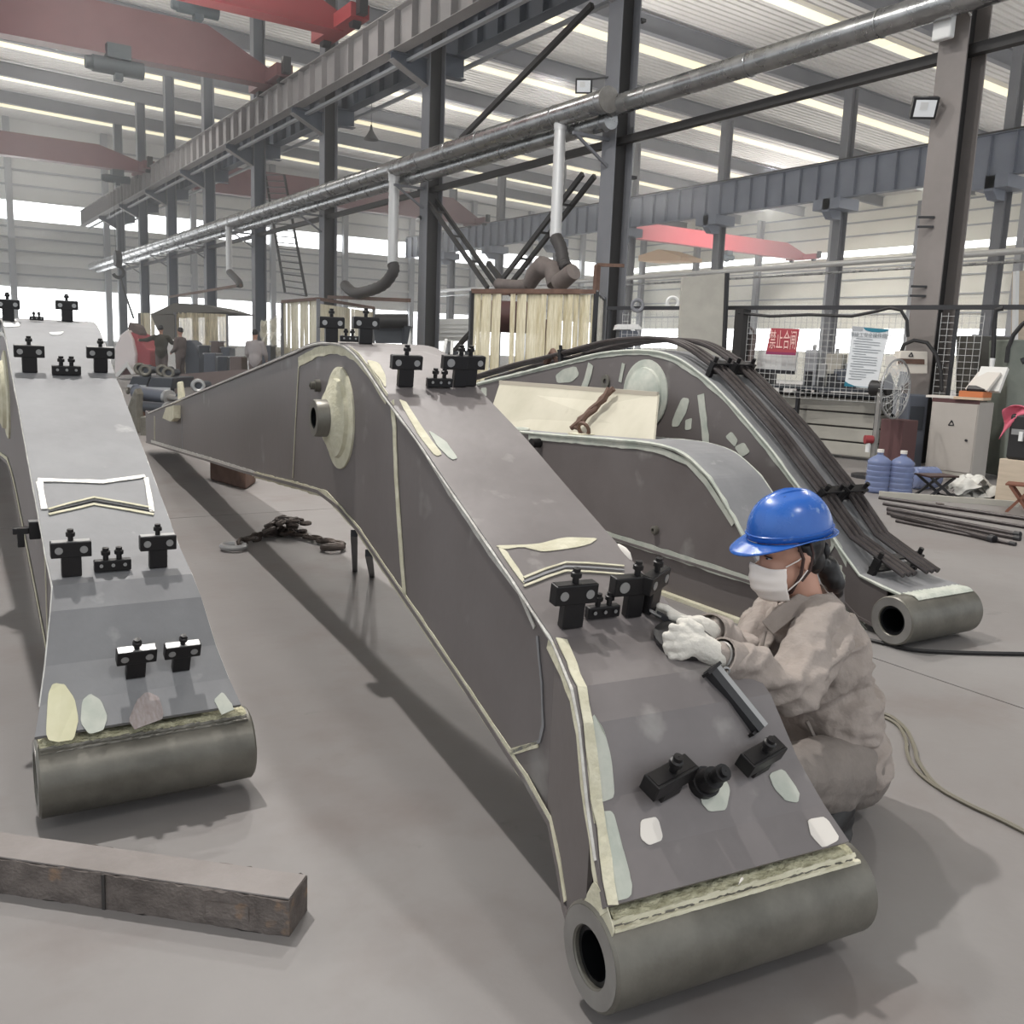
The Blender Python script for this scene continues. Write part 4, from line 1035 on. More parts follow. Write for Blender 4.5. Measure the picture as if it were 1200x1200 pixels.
# ------------------------------------------------------------------ curtain booths
def strips(root, p, q, z0, z1, n, m, name='curtain_strip', gap=()):
    w = (q - p).length / n; u = (q - p).normalized(); nn = UPZ.cross(u)
    protos = []
    for v in range(3):
        def f(a, c, v=v): return V((0, 0, 0)) + u * (w * 1.06 * (a - .5)) + nn * (.02 * math.sin(a * PI) + .035 * math.sin(c * 3 + v * 2) * c + .02 * math.sin(a * 5 + v)) + UPZ * (-(z1 - z0) * c)
        protos.append(f)
    base = [None] * 3
    for k in range(n):
        if k in gap: continue
        c = p + u * (w * (k + .5)); c.z = z1; v = random.randrange(3)
        if base[v] is None:
            o = MB().grid(lambda a, d, c=c, v=v: c + protos[v](a, d), 3, 6).build(name, m, root, smooth=True); base[v] = (o, c)
        else:
            o = base[v][0].copy(); COL.objects.link(o); o.location = c - base[v][1]
            o.location += nn * random.uniform(-.03, .03)
b1 = thing('curtain_booth', 'near welding booth of hanging yellowish plastic strips under a brown frame', 'booth', at(630, 440, 18))
A1, A2, A3 = at(553, 344, 18.6), at(699, 342, 17.4), at(712, 368, 20.5)
zt1 = 2.58
for P_ in (A1, A2, A3): P_.z = zt1
strips(b1, A1, A2, .15, zt1 - .05, 24, M_pvc, gap=(6, 7)); strips(b1, A2, A3, .15, zt1 - .05, 7, M_pvc2)
MB().bar(A1, A2, .08, .08).build('top_rail', M_rust, b1); MB().bar(A2, A3, .06, .06).build('side_rail', M_column, b1)
for P_ in (A1, A2, A3): MB().bar((P_.x, P_.y, 0), P_, .07, .07).build('post', M_blackpaint, b1)
MB().bar(A1 + AW * .3, A2 + AW * .3 - UR * .3, .05, .12).build('cross_beam', M_rust, b1)
MB().bar(A2 + V((0, 0, .0)) + AW * .1, A2 + V((0, 0, .5)) + AW * .1, .09, .09).bar(A2 + AW * .1 + V((0, 0, .5)), A2 + AW * .1 + V((0, 0, .5)) + UR * .5, .06, .06).build('stub_post', M_rust, b1)
bg = thing('booth_machine', 'dark brown welding machine half seen inside the near curtain booth', 'machine', at(610, 430, 19.3))
c = at(612, 372, 19.6); MB().cyl(c - UR * .9, c + UR * .35, .33, n=16).build('drum', M_dark_red, bg, smooth=True)
c = at(640, 430, 19.4); MB().para((c.x - .9, c.y, 0), UR * 1.9, AW * .5, (0, 0, .9)).build('cabinet', M_tableblk, bg)
MB().cyl((c.x, c.y, .9), (c.x, c.y, 2.1), .12).build('mast', M_dark_red, bg)
b2 = thing('curtain_booth', 'second welding booth of pale plastic strips, left of the camera column', 'booth', at(375, 400, 25))
C1, C2, C3 = at(331, 350, 27.5), at(373, 351, 25), at(438, 362, 29.5)
for P_ in (C1, C2, C3): P_.z = 2.62
strips(b2, C1, C2, .2, 2.58, 8, M_pvc); strips(b2, C2, C3, .2, 2.5, 16, M_pvc)
MB().bar(C1, C2, .08, .08).bar(C2, C3, .08, .08).build('top_rail', M_rust, b2)
for P_ in (C1, C2, C3): MB().bar((P_.x, P_.y, 0), P_, .08, .08).build('post', M_column, b2)
b3 = thing('canopy_booth', 'far booth with a dark gabled canopy and stained plastic curtains', 'booth', at(215, 400, 35))
e1, e2, e3, e4 = at(172, 371, 34), at(272, 368, 33), at(193, 356, 36), at(244, 352, 36)
MB().prism([at(175, 369, 34), at(204, 355, 34), at(240, 357, 34), at(271, 366, 34), at(240, 366, 34), at(200, 368, 34)], AW * 3.5).build('canopy', M_tarpdark, b3)
D1, D2 = at(205, 368, 34), at(266, 367, 34); D1.z = D2.z = 2.38
strips(b3, D1, D2, .2, 2.38, 12, mat('pvc_strip_stained', (.36, .32, .22), .5, vscale=3, col2=(.80, .72, .50), stretch=(4, 4, .7), alpha=.9))
D3, D4 = at(163, 370, 34.5), at(181, 369, 34.2); D3.z = D4.z = 2.32
strips(b3, D3, D4, .2, 2.32, 4, M_pvc)
MB().prism([at(177, 369, 33.8), at(204, 369, 33.8), at(204, 402, 33.8), at(196, 402, 33.8), at(184, 386, 33.8)], AW * .08).build('door_flap', M_tarpdark, b3)
for P_ in (D1, D2, D3): MB().bar((P_.x, P_.y, 0), P_, .08, .08).build('post', M_column, b3)
bs = thing('bag_stack', 'crumpled clear plastic sheeting beside the second booth', 'plastic sheet', at(318, 410, 27.8))
MB().grid(lambda u, v: at(305 + 25 * u, 378 + 45 * v - 8 * u, 28) + AW * (.5 * noise.noise(V((u * 5, v * 5, 1)))) + V((0, 0, .2 * noise.noise(V((u * 6, v * 4, 5))))), 10, 10).build('sheeting', M_pvc2, bs, smooth=True)

# ------------------------------------------------------------------ machines and bins at the back left
wm = thing('white_red_machine', 'rounded white and red machine body behind the left boom', 'machine', at(155, 430, 31.5))
P_, t = slab([(134, 438), (134, 408), (140, 393), (149, 386), (155, 398), (159, 416), (158, 438)], 31.5, 1.1); MB().prism(P_, t).build('white_shell', mat('white_shell', (.78, .72, .72), .4), wm, bevel=.05)
P_, t = slab([(150, 388), (160, 392), (172, 409), (176, 410), (176, 438), (158, 438), (158, 412)], 31.45, 1.3); MB().prism(P_, t).build('red_hood', M_pink, wm, bevel=.04)
P_, t = slab([(149, 386), (151, 377), (160, 382), (164, 391), (160, 397)], 31.6, .7); MB().prism(P_, t).build('grey_top', M_brown, wm, bevel=.05)
P_, t = slab([(133, 441), (148, 424), (158, 438), (154, 439), (148, 430), (138, 442)], 31.2, .15); MB().prism(P_, t).build('white_frame', M_white, wm)
P_, t = slab([(137, 440), (148, 428), (155, 439)], 31.3, .5); MB().prism(P_, t).build('dark_wedge', M_dark_red, wm)
gm = thing('white_panel_machine', 'pale curved machine guard between the two standing workers', 'machine', at(202, 430, 31.5))
P_, t = slab([(191, 415), (194, 408), (196, 398), (205, 398), (207, 437), (196, 430), (191, 424)], 31.8, .6); MB().prism(P_, t).build('guard', M_white, gm, bevel=.04)
MB().bar(at(192, 426, 31.2), at(209, 437, 31.2), .12, .12).build('edge_rail', M_white, gm)
cs = thing('curved_shield', 'tall dark grey curved shield behind the brown clad worker', 'shield', at(228, 440, 30))
P_, t = slab([(217, 444), (216, 399), (222, 398), (228, 403), (233, 416), (243, 434), (244, 446)], 30, .8); MB().prism(P_, t).build('shield', M_bin, cs, bevel=.05)
for i, (x0, x1, y0, y1, d, nm) in enumerate(((238, 253, 414, 438, 27.5, 'pale grey'), (254, 267, 418, 437, 26.5, 'dark blue grey'), (268, 284, 418, 438, 26, 'dark'), (306, 318, 405, 430, 27, 'brown grey'), (232, 246, 405, 418, 29.5, 'small grey'), (246, 257, 400, 417, 29, 'upright'), (258, 270, 407, 420, 28.6, 'square topped'))):
    w0 = thing('steel_bin', '%s steel bin at the back left, %s' % (nm, ('first right of the curved shield', 'second right of the curved shield', 'third right of the curved shield', 'beside the bending worker', 'peeping over the first bin', 'standing up behind the second bin', 'behind the third bin')[i]), 'bin', at((x0 + x1) / 2, y1, d), 'steel bins at the back left')
    P_, t = slab([(x0, y1 + 10), (x0 + 1, y0), (x1 - 1, y0), (x1, y1 + 10)], d, .6)
    P_[0].z = P_[3].z = 0
    MB().prism(P_, t).build('shell', (M_bin, M_tableblk, M_brown)[i % 3], w0, bevel=.02)
    P_, t = slab([(x0 - .5, y0 + 1.2), (x0 - .5, y0 - .5), (x1 + .5, y0 - .5), (x1 + .5, y0 + 1.2)], d - .02, .64)
    MB().prism(P_, t).build('rim', M_girt, w0)
def hcyl(label, a, c, r, d0, d1, m):
    t = thing('hydraulic_cylinder', label, 'cylinder', at(*a, d0)); p, q = at(*a, d0), at(*c, d1); ax_ = (q - p).normalized()
    MB().cyl(p, p.lerp(q, .72), r, n=16).build('barrel', m, t, smooth=True)
    MB().cyl(p.lerp(q, .70), p.lerp(q, .76), r * 1.12, n=16).build('gland', M_clamptop, t, smooth=True)
    MB().cyl(p.lerp(q, .76), q, r * .5, n=12).build('rod', M_bosspale, t, smooth=True)
    s_ = ax_.cross(UPZ).normalized(); MB().torus(q, s_, r * .8, r * .38, 14, 6).build('rod_eye', m, t, smooth=True)
    MB().torus(p, s_, r * .9, r * .45, 14, 6).build('end_eye', m, t, smooth=True)
    for q_ in (.12, .62):
        c_ = p.lerp(q, q_); MB().bar((c_.x, c_.y, 0), (c_.x, c_.y, c_.z - r * .8), .12, .16).build('cradle', M_rust, t)
hcyl('upper grey hydraulic cylinder lying above the far end of the middle boom', (160, 460), (212, 468), .11, 15.5, 14.8, M_bin)
hcyl('lower dark hydraulic cylinder lying close to the far end of the middle boom', (163, 476), (210, 480), .09, 15.2, 14.6, M_tableblk)
hcyl('slim pale cylinder leaning over the dark boxes at the back left', (175, 446), (150, 458), .06, 19, 18, M_boss)
for i, (x0, x1, y0, y1, d) in enumerate(((150, 172, 441, 452, 18), (172, 200, 442, 455, 17.5))):
    w0 = thing('dark_box', ('left', 'right')[i] + ' hand black sloped box above the hydraulic cylinders', 'box', at(x0, y1, d))
    P_, t = slab([(x0, y1), (x0 + 5, y0), (x1 + 3, y0 + 1), (x1, y1 + 1)], d, 1.2); MB().prism(P_, t).build('shell', M_tableblk, w0, bevel=.02)
    MB().bar(P_[0] - AW * .02, P_[3] - AW * .02, .05, .05).build('front_rail', M_girt, w0)
lg = thing('lug_frame', 'grey upright cast leg standing beside the far end of the middle boom', 'casting', gnd(160, 510))
P_, t = slab([(152, 505), (149, 478), (153, 466), (158, 455), (161, 462), (160, 478), (162, 508)], 13.9, .25); MB().prism(P_, t).build('leg_plate', M_boss, lg, bevel=.02)
P_, t = slab([(164, 512), (164, 488), (171, 488), (172, 516)], 13.6, .2); MB().prism(P_, t).build('leg_plate', M_boss, lg, bevel=.02)
for i, (px, py) in enumerate(((164, 432), (170, 434), (190, 434), (197, 437), (232, 452))):
    w0 = thing('coupling_ring', ('grey pipe coupling below the red hood, first of a pair', 'grey pipe coupling below the red hood, second of a pair', 'grey pipe coupling below the olive worker, first of a pair', 'grey pipe coupling below the olive worker, second of a pair', 'bright pipe coupling just above the boom edge')[i], 'coupling', at(px, py, 18 if i < 4 else 15.5))
    c = at(px, py, 18 if i < 4 else 15.5); MB().torus(c, -AW + UR * .4, .085, .035, 16, 8).build('ring', M_boss if i < 4 else M_clamptop, w0, smooth=True); MB().cyl(c, c + AW * .5, .07, n=14).build('pipe', M_tableblk, w0, smooth=True); MB().bar((c.x + .1, c.y + .1, 0), c + V((.1, .1, -.05)), .06, .06).build('stand', M_tableblk, w0)
rt_ = thing('work_trestle', 'low grey rack of parts under the steel bins', 'rack', at(240, 445, 20))
MB().bar(at(205, 447, 20), at(290, 441, 20), .12, .3).build('top_beam', M_brown, rt_)
for x in (208, 245, 286):
    p = at(x, 446 - (x - 205) * .06, 20); MB().bar(p, (p.x, p.y, 0), .1, .1).build('leg', M_brown, rt_)
pk = thing('paddle_blade', 'cream upright paddle shaped plate behind the boom edge at the back left', 'plate', at(210, 470, 14.6))
P_, t = slab([(207, 448), (212, 447), (215, 466), (214, 474), (208, 474)], 14.6, .12); MB().prism(P_, t).build('blade', M_putty, pk, bevel=.02)
# dark roller machine beyond the hump, blue-grey guard by the camera column
rm = thing('roller_machine', 'black drum machine behind the hump of the middle boom', 'machine', at(460, 390, 23))
MB().cyl(at(440, 376, 23), at(478, 376, 23), .17, n=18).build('drum', M_black, rm, smooth=True)
P_, t = slab([(437, 382), (480, 382), (474, 402), (440, 402)], 23.2, .8); MB().prism(P_, t).build('body', M_tableblk, rm)
MB().bar(at(476, 382, 23), (at(476, 382, 23).x, at(476, 382, 23).y, 0), .15, .15).bar(at(441, 402, 23.4), (at(441, 402, 23.4).x, at(441, 402, 23.4).y, 0), .15, .15).build('leg', M_tableblk, rm)
ws = thing('white_stand', 'pinkish white folded sheet standing beside the camera column', 'sheet', at(475, 400, 22))
P_, t = slab([(464, 412), (481, 385), (484, 412)], 22, .05); P_[0].z = P_[2].z = 0; MB().prism(P_, t).build('sheet', M_white, ws)
cb = thing('ribbed_board', 'large pale ribbed panel right of the camera column at floor level', 'panel', at(525, 400, 28))
P_, t = slab([(507, 374), (552, 373), (552, 400), (507, 400)], 28, .06); MB().prism(P_, t).build('panel', M_wall, cb)
for y in (379, 384, 389, 394): MB().bar(at(507, y, 27.95), at(552, y, 27.95), .03, .05).build('rib', M_white, cb)
MB().bar(at(510, 400, 28), (at(510, 400, 28).x, at(510, 400, 28).y, 0), .1, .1).bar(at(550, 400, 28), (at(550, 400, 28).x, at(550, 400, 28).y, 0), .1, .1).build('leg', M_girt, cb)
wc = thing('welding_trolley', 'dark welding trolley with a lamp in front of the pale ribbed panel', 'trolley', at(540, 420, 20))
P_, t = slab([(528, 412), (556, 410), (556, 440), (528, 440)], 20, .6); MB().prism(P_, t).build('body', M_tableblk, wc)
MB().cyl(at(541, 414, 19.9), at(541, 414, 19.5), .07, n=12).build('lamp', M_white, wc, smooth=True)
MB().bar(at(520, 415, 19.8), at(523, 398, 20), .06, .06).bar(at(529, 416, 19.8), at(530, 400, 20), .06, .06).build('stanchion', M_white, wc)
MB().para(at(528, 440, 20), (0, 0, -.9), UR * .5, AW * .5).build('base', M_tableblk, wc)

# ------------------------------------------------------------------ fence, notices and clutter at the right
fn_ = thing('mesh_fence', 'pale wire mesh fence with a dark top rail crossing the near right column', 'fence', gnd(950, 520))
F0, F1 = at(712, 366, 16.1), at(1215, 363, 11.75); F0.z = F1.z = 2.22
fu = (F1 - F0).normalized(); fL = (F1 - F0).length; fnn = UPZ.cross(fu)
MB().bar(F0, F1, .06, .06).build('top_rail', M_blackpaint, fn_)
def fpt(px, py=400): return onplane(px, py, F0, fnn)
for px, w, m in ((713, .05, M_blackpaint), (868, .17, M_coldark), (1118, .04, M_blackpaint)):
    p = fpt(px); MB().bar((p.x, p.y, 0), (p.x, p.y, 2.2), w, w).build('post', m, fn_)
def meshpanel(pxa, pxb, z0, z1, step, m, r=.0024):
    b = MB(); p, q = fpt(pxa), fpt(pxb); p.z = q.z = 0; L = (q - p).length; n = int(L / step)
    for k in range(n + 1):
        c = p + fu * (L * k / n); b.bar(c + V((0, 0, z0)), c + V((0, 0, z1)), r * 2, r * 2)
    k = 0; z = z0
    while z <= z1: b.bar(p + V((0, 0, z)) + fnn * .008, q + V((0, 0, z)) + fnn * .008, r * 2, r * 2); z += step
    return b.build('mesh_panel', m, fn_, kind='stuff')
meshpanel(728, 795, .9, 2.15, .11, M_mesh); meshpanel(875, 1062, .9, 2.15, .085, M_mesh); meshpanel(1100, 1150, 1.0, 2.15, .085, M_mesh)
hb = thing('draped_hose', 'black hose draped along the fence rail and arching down beside the column', 'hose', fpt(960, 365))
pts = [fpt(*p) - fnn * .07 for p in ((868, 367), (905, 371), (950, 369), (1000, 371), (1030, 365), (1045, 361), (1058, 364), (1065, 376), (1066, 395))]
MB().tube(pts, .022, 8).build('hose', M_black, hb, smooth=True)
h2 = thing('draped_hose', 'black hose looping over the white switch box down past the mesh panel', 'hose', fpt(1085, 420))
pts = [fpt(*p) - fnn * .12 for p in ((1060, 412), (1063, 404), (1075, 399), (1090, 402), (1100, 415), (1106, 435), (1107, 458))]
MB().tube(pts, .026, 8).build('hose', M_black, h2, smooth=True)
h3 = thing('draped_hose', 'black hose dropping from the fence rail over the dark locker', 'hose', fpt(1172, 366))
pts = [fpt(*p) - fnn * .1 for p in ((1178, 362), (1170, 364), (1168, 380), (1167, 405), (1166, 420))]
MB().tube(pts, .03, 8).build('hose', M_black, h3, smooth=True); c = pts[-1]; MB().cyl(c, c - V((0, 0, .13)), .035, .028, 10).build('nozzle', M_white, h3, smooth=True)
h4 = thing('draped_hose', 'black hose curving in from the right edge above the grey green machine', 'hose', fpt(1195, 380))
pts = [fpt(*p) - fnn * .1 for p in ((1212, 372), (1200, 381), (1190, 393), (1184, 408), (1182, 425))]
MB().tube(pts, .028, 8).build('hose', M_black, h4, smooth=True)

def onfence(px, py, o): return onplane(px, py, F0 - fnn * o, fnn)
def text(root, s_, px, py, size, o, m, sx=1.0, tilt=0., align='CENTER', name='lettering'):
    cu = bpy.data.curves.new(name, 'FONT'); cu.body = s_; cu.size = size; cu.extrude = .001; cu.align_x = align; cu.align_y = 'CENTER'
    cu.materials.append(m)
    o0 = bpy.data.objects.new('tmp', cu); COL.objects.link(o0)
    me = bpy.data.meshes.new_from_object(o0.evaluated_get(bpy.context.evaluated_depsgraph_get())); bpy.data.objects.remove(o0)
    me.materials.clear(); me.materials.append(m)
    ob = bpy.data.objects.new(name, me); COL.objects.link(ob); ob.parent = root
    p = onfence(px, py, o); X = fu; Y = UPZ; Z = X.cross(Y)
    M = Matrix((X * sx, Y, Z)).transposed().to_4x4()
    M = M @ Matrix.Rotation(tilt, 4, 'Z'); M.translation = p - ORG[root.name]
    ob.matrix_local = M
    return ob
bn = thing('red_banner', 'small red banner with tall pink characters hanging on the mesh fence', 'banner', onfence(918, 400, .05))
c = [onfence(x, y, .05) for x, y in ((897.5, 415), (932, 416.5), (937, 385.5), (903.5, 384.5))]
MB().prism(c, fnn * .01).build('cloth', M_banner, bn)
MB().prism([c[0] - fnn * .004, c[1] - fnn * .004, c[1].lerp(c[2], .1) - fnn * .004, c[0].lerp(c[3], .1) - fnn * .004], fnn * .003).build('hem', mat('banner_hem', (.22, .03, .09), .7), bn)
for k, ch_ in enumerate('禁止合闸'):
    text(bn, ch_, 905.5 + 8 * k, 399.5 + .25 * k, .30, .058, M_bannertx, .36, -.0)
po = thing('notice_poster', 'white poster with a teal header and lines of print hanging on the fence', 'poster', onfence(1018, 420, .08))
c = [onfence(x, y, .08) for x, y in ((989.5, 452.5), (1027, 455), (1042, 386), (999, 382))]
MB().prism(c, fnn * .008).build('sheet', mat('poster_white', (.66, .68, .70), .7), po)
def ppt(u, v, o=.006): return c[0].lerp(c[1], u).lerp(c[3].lerp(c[2], u), v) - fnn * o
def pp(poly, m, nm): MB().prism([ppt(*q) for q in poly], -fnn * .002).build(nm, m, po)
pp([(.0, .995), (.0, .93), (.12, .935), (.3, .93), (.3, .995)], M_girt, 'header_band'); pp([(.3, .995), (.38, .95), (.55, .932), (.75, .935), (.92, .955), (1, .985), (1, .999)], M_teal, 'header_band')
pp([(0, .0), (0, .085), (.12, .05), (.3, .02), (.42, .0)], M_teal, 'footer_band'); pp([(.3, .0), (.3, .015), (.6, .006), (1, .012), (1, 0)], M_teal, 'footer_band')
text(po, '焊接工安全操作规程', 1020, 393.2, .072, .093, M_ink, .9, -.03)
random.seed(3)
for k in range(17):
    v = .80 - .042 * k; u1 = random.choice((.86, .62, .9, .5, .84)); u0 = .1 if k % 3 else .16
    pp([(u0, v), (u1, v), (u1, v + .009), (u0, v + .009)], M_ink, 'print_line')
sg = thing('white_safety_board', 'white board standing on the table behind the mesh fence below the banner', 'board', onfence(905, 430, -.5))
c2 = [onfence(x, y, -.5) for x, y in ((886, 434), (931, 437), (934, 412), (889, 410))]
MB().prism(c2, fnn * .04).build('board', M_white, sg); MB().bar(c2[0], c2[1], .05, .06).build('foot_rail', M_blackpaint, sg)

# work table and tools behind the fence
wt = thing('tool_table', 'cluttered grey work table behind the mesh fence', 'table', onfence(950, 450, -.6))
a, d = onfence(884, 447, -.35), onfence(1040, 452, -.35); a.z = d.z = 1.02
MB().prism([a, d, d + fnn * .8, a + fnn * .8], (0, 0, .05)).build('table_top', M_tableblk, wt)
for t in (.06, .35, .94):
    for o in (.05, .7):
        p = a.lerp(d, t) + fnn * o; MB().bar((p.x, p.y, 0), (p.x, p.y, 1.02), .05, .05).build('leg', M_blackpaint, wt)
random.seed(11)
for k, (px, w, h, m, nm) in enumerate(((896, .22, .16, M_hose, 'black vice'), (948, .2, .55, M_girt, 'grey drill stand'), (963, .16, .35, M_clamptop, 'steel clamp rack'), (975, .25, .5, M_bench, 'beige meter box'), (987, .3, .28, M_bin, 'blue grey tool case'))):
    t = thing('bench_tool', nm + ' on the table behind the fence', 'tool', onfence(px, 445, -.6)); p = onfence(px, 445, -.6); p.z = 1.07
    MB().para(p - fu * w / 2, fu * w, fnn * .2, (0, 0, h)).build('body', m, t, bevel=.01); MB().para(p - fu * w * .3 - fnn * .02, fu * w * .6, fnn * .02, (0, 0, h * .4)).build('front_panel', M_blackpaint, t)
    MB().cyl(p + V((0, 0, h)) + fnn * .1, p + V((0, 0, h + .08)) + fnn * .1, .03, n=10).build('knob', M_clamptop, t)
sh = thing('leaning_board', 'tall grey green board standing right of the near curtain booth', 'board', gnd(825, 520))
P_, t = slab([(791, 470), (800, 325), (852, 320), (846, 470)], 14.5, .12); MB().prism(P_, t).build('board', M_concrete, sh)
MB().bar(P_[2] - AW * .01, P_[3] - AW * .01, .05, .05).build('dark_edge', M_blackpaint, sh)
P_, t = slab([(800, 355), (848, 351), (848, 352.5), (800, 356.5)], 14.47, .03); MB().prism(P_, t).build('seam', M_concrete, sh)
hg = thing('hanging_apron', 'brown grey work apron hanging on the right side of the tall board', 'apron', at(879, 400, 15))
MB().grid(lambda u, v: at(872 + 12 * u - 1 * v, 392 + 34 * v, 14.6) + AW * (.12 * math.sin(u * 5 + v * 2)), 6, 8).build('cloth', M_brown, hg, smooth=True, solid=.02)
MB().torus(at(876, 390, 14.6), AW, .09, .02, 14, 6).build('loop', M_brown, hg)
lm = thing('desk_machine', 'small white topped machine on a stand beside the near curtain booth', 'machine', at(738, 400, 17))
P_, t = slab([(724, 380), (748, 380), (754, 386), (722, 386)], 17, .5); MB().prism(P_, t).build('top', M_white, lm)
P_, t = slab([(726, 387), (746, 387), (754, 402), (726, 400)], 17.05, .5); MB().prism(P_, t).build('body', M_bin, lm)
p = at(737, 400, 17.2); MB().bar(p, (p.x, p.y, 0), .12, .12).build('leg', M_bin, lm)
for i, (px, py, m) in enumerate(((747, 358, M_column), (788, 355, M_white))):
    f_ = thing('clip_lamp', ('dark hooked', 'white round')[i] + ' lamp clipped on the fence rail left of the tall board', 'lamp', at(px, py, 15.5)); c = at(px, py, 15.4)
    MB().torus(c, -AW, .09, .03, 16, 6).build('ring', m, f_, smooth=True); MB().bar(c - V((0, 0, .09)), V((c.x, c.y, 2.2)), .03, .03).build('stem', m, f_)

# plank wall of stacked panels with a dark plate on top
st = thing('panel_stack', 'stack of four long beige steel panels in front of the mesh fence', 'panel stack', gnd(970, 545))
S0, S1 = gnd(880, 525), gnd(1022, 541); su = (S1 - S0).normalized(); sn = UPZ.cross(su); sn = sn if sn.dot(S0 - CAMP) > 0 else -sn
zt4 = .93
for k in range(4):
    z0 = .05 + k * .22; MB().para(S0 + V((0, 0, z0)) - su * .4 * (1), su * ((S1 - S0).length + .4), sn * .5, (0, 0, .195)).build('panel', M_bench, st, bevel=.012)
    MB().para(S0 + V((0, 0, z0 + .195)) - su * .35 + sn * .03, su * ((S1 - S0).length + .3), sn * .42, (0, 0, .027)).build('gap_shade', M_darkgap, st)  # dark strips paint the shade in the gaps between panels
MB().para(S0 - su * .3 + sn * .05, su * 1.5, sn * .3, (0, 0, .05)).build('bearer', M_darkgap, st)
pt = thing('dark_plate', 'dark steel plate lying on top of the beige panel stack', 'plate', S1 + V((0, 0, .94)))
MB().para(S0 + su * .55 * (S1 - S0).length + sn * .05 + V((0, 0, .925)), su * .5 * (S1 - S0).length, sn * .6, (0, 0, .05)).build('plate', M_tableblk, pt, bevel=.008)
ra = thing('rag', 'pale crumpled rag at the left end of the beige panel stack', 'rag', onX(935, 462, 12))
p = S0.lerp(S1, .42) + V((0, 0, .97)) + sn * .2; MB().grid(lambda u, v: p + su * (u - .5) * .5 + sn * (v - .5) * .3 + V((0, 0, -.03 + .09 * abs(noise.noise(V((u * 4, v * 4, 3)))))), 10, 8).build('cloth', M_cloth, ra, smooth=True)

# pedestal fan
fa = thing('pedestal_fan', 'grey pedestal fan with a wire cage beside the panel stack', 'fan', gnd(1021, 560))
fp = gnd(1021, 560); fd = 1.4 * 0 + (R3.transposed() @ (fp - CAMP)).z * -1
fc = at(1050, 458, fd - .15); fdir = (-AW * .75 + UR * .65).normalized(); fc0 = at(1032, 455, fd)
MB().bar(fp, (fp.x, fp.y, 1.08), .05, .05).build('pole', M_bosspale, fa); MB().cyl(fp, fp + V((0, 0, .04)), .25, n=20).build('base', M_blackpaint, fa)
MB().cyl(fc0 - fdir * .12, fc0 + fdir * .12, .10, .085, 16).build('motor', M_black, fa, smooth=True)
MB().cyl((fp.x, fp.y, 1.05), fc0, .03, n=8).build('yoke', M_black, fa)
cc = fc0 + fdir * .2; e1 = fdir.cross(UPZ).normalized(); e2 = e1.cross(fdir)
MB().torus(cc, fdir, .37, .013, 32, 6).build('cage_ring', M_clamptop, fa, smooth=True)
b = MB()
for k in range(20):
    a = 2 * PI * k / 20; v_ = e1 * math.cos(a) + e2 * math.sin(a); b.tube([cc + fdir * .07 + v_ * .06, cc + fdir * .06 + v_ * .25, cc + v_ * .37, cc - fdir * .1 + v_ * .25, cc - fdir * .12 + v_ * .08], .0035, 4)
b.torus(cc + fdir * .07, fdir, .2, .004, 24, 4).torus(cc + fdir * .07, fdir, .06, .006, 16, 4)
b.build('cage_wires', M_mesh, fa, kind='stuff')
for k in range(3):
    a = 2 * PI * k / 3 + .4; v_ = e1 * math.cos(a) + e2 * math.sin(a); s_ = fdir.cross(v_)
    MB().prism([cc + v_ * .05 - s_ * .03, cc + v_ * .30 - s_ * .10 + fdir * .02, cc + v_ * .33 + s_ * .02, cc + v_ * .24 + s_ * .10 - fdir * .03, cc + v_ * .05 + s_ * .03], fdir * .004).build('blade', M_girt, fa)
rl = thing('red_tool', 'small red valve handle hanging by the fan pole', 'valve', at(1018, 515, fd))
c = at(1018, 515, fd - .06); MB().cyl(c - UR * .05, c + UR * .05, .055, n=12).build('handle', M_red, rl, smooth=True); MB().cyl(c, c - V((0, 0, .16)), .03, n=10).build('body', M_white, rl, smooth=True); MB().bar(c, V((fp.x, fp.y, c.z)), .03, .03).build('stub', M_blackpaint, rl)
mp_ = thing('maroon_locker', 'maroon metal panel standing behind the fan and the water bottles', 'panel', gnd(1040, 552))
p, q, u, n = stand((1026, 556), (1052, 560)); z = zat(1030, 490, p, n); MB().para(p, q - p, n * .3, (0, 0, z)).build('panel', M_dark_red, mp_, bevel=.01)
MB().para(p + u * .04 - n * .01 + V((0, 0, z * .3)), u * .03, n * .012, (0, 0, .12)).build('handle', M_clamptop, mp_)
gd = thing('dark_side_case', 'dark grey equipment case between the maroon panel and the beige cabinet', 'case', gnd(1068, 556))
p, q, u, n = stand((1056, 553), (1079, 554)); z = zat(1066, 462, p, n); MB().para(p, q - p, n * .35, (0, 0, z)).build('case', M_bin, gd, bevel=.02)
MB().para(p + u * .03 - n * .012 + V((0, 0, z * .55)), (q - p) * .7, n * .012, (0, 0, z * .3)).build('front_panel', M_tableblk, gd)

# switch box on the column
sb = thing('switch_box', 'white switch box with a warning triangle fixed to the near right column', 'switch box', onX(1065, 428, XA - .3))
P0 = at(1041, 412, 12.7); n = AW
P_ = [onplane(x, y, P0, n) for x, y in ((1050, 438), (1087, 438), (1087, 412), (1056, 411))]
MB().prism(P_, n * .22).build('case', mat('box_white', (.68, .63, .56), .5), sb, bevel=.01)
def tri(root, plane, n, cx, cy, s_, nm='warning_triangle'):
    pts = [onplane(cx + dx * s_, cy + dy * s_, plane, n) - n * .012 for dx, dy in ((-1, .85), (1, .85), (.25, -.9))]
    for k in range(3): MB().bar(pts[k], pts[(k + 1) % 3], .012, .006, n).build(nm, M_blackpaint, root)
tri(sb, P0, n, 1067, 415.5, 2.6)
MB().prism([onplane(x, y, P0, n) - n * .012 for x, y in ((1052, 426), (1083, 427), (1083, 421), (1053, 420))], n * .01).build('label_window', M_rust, sb)
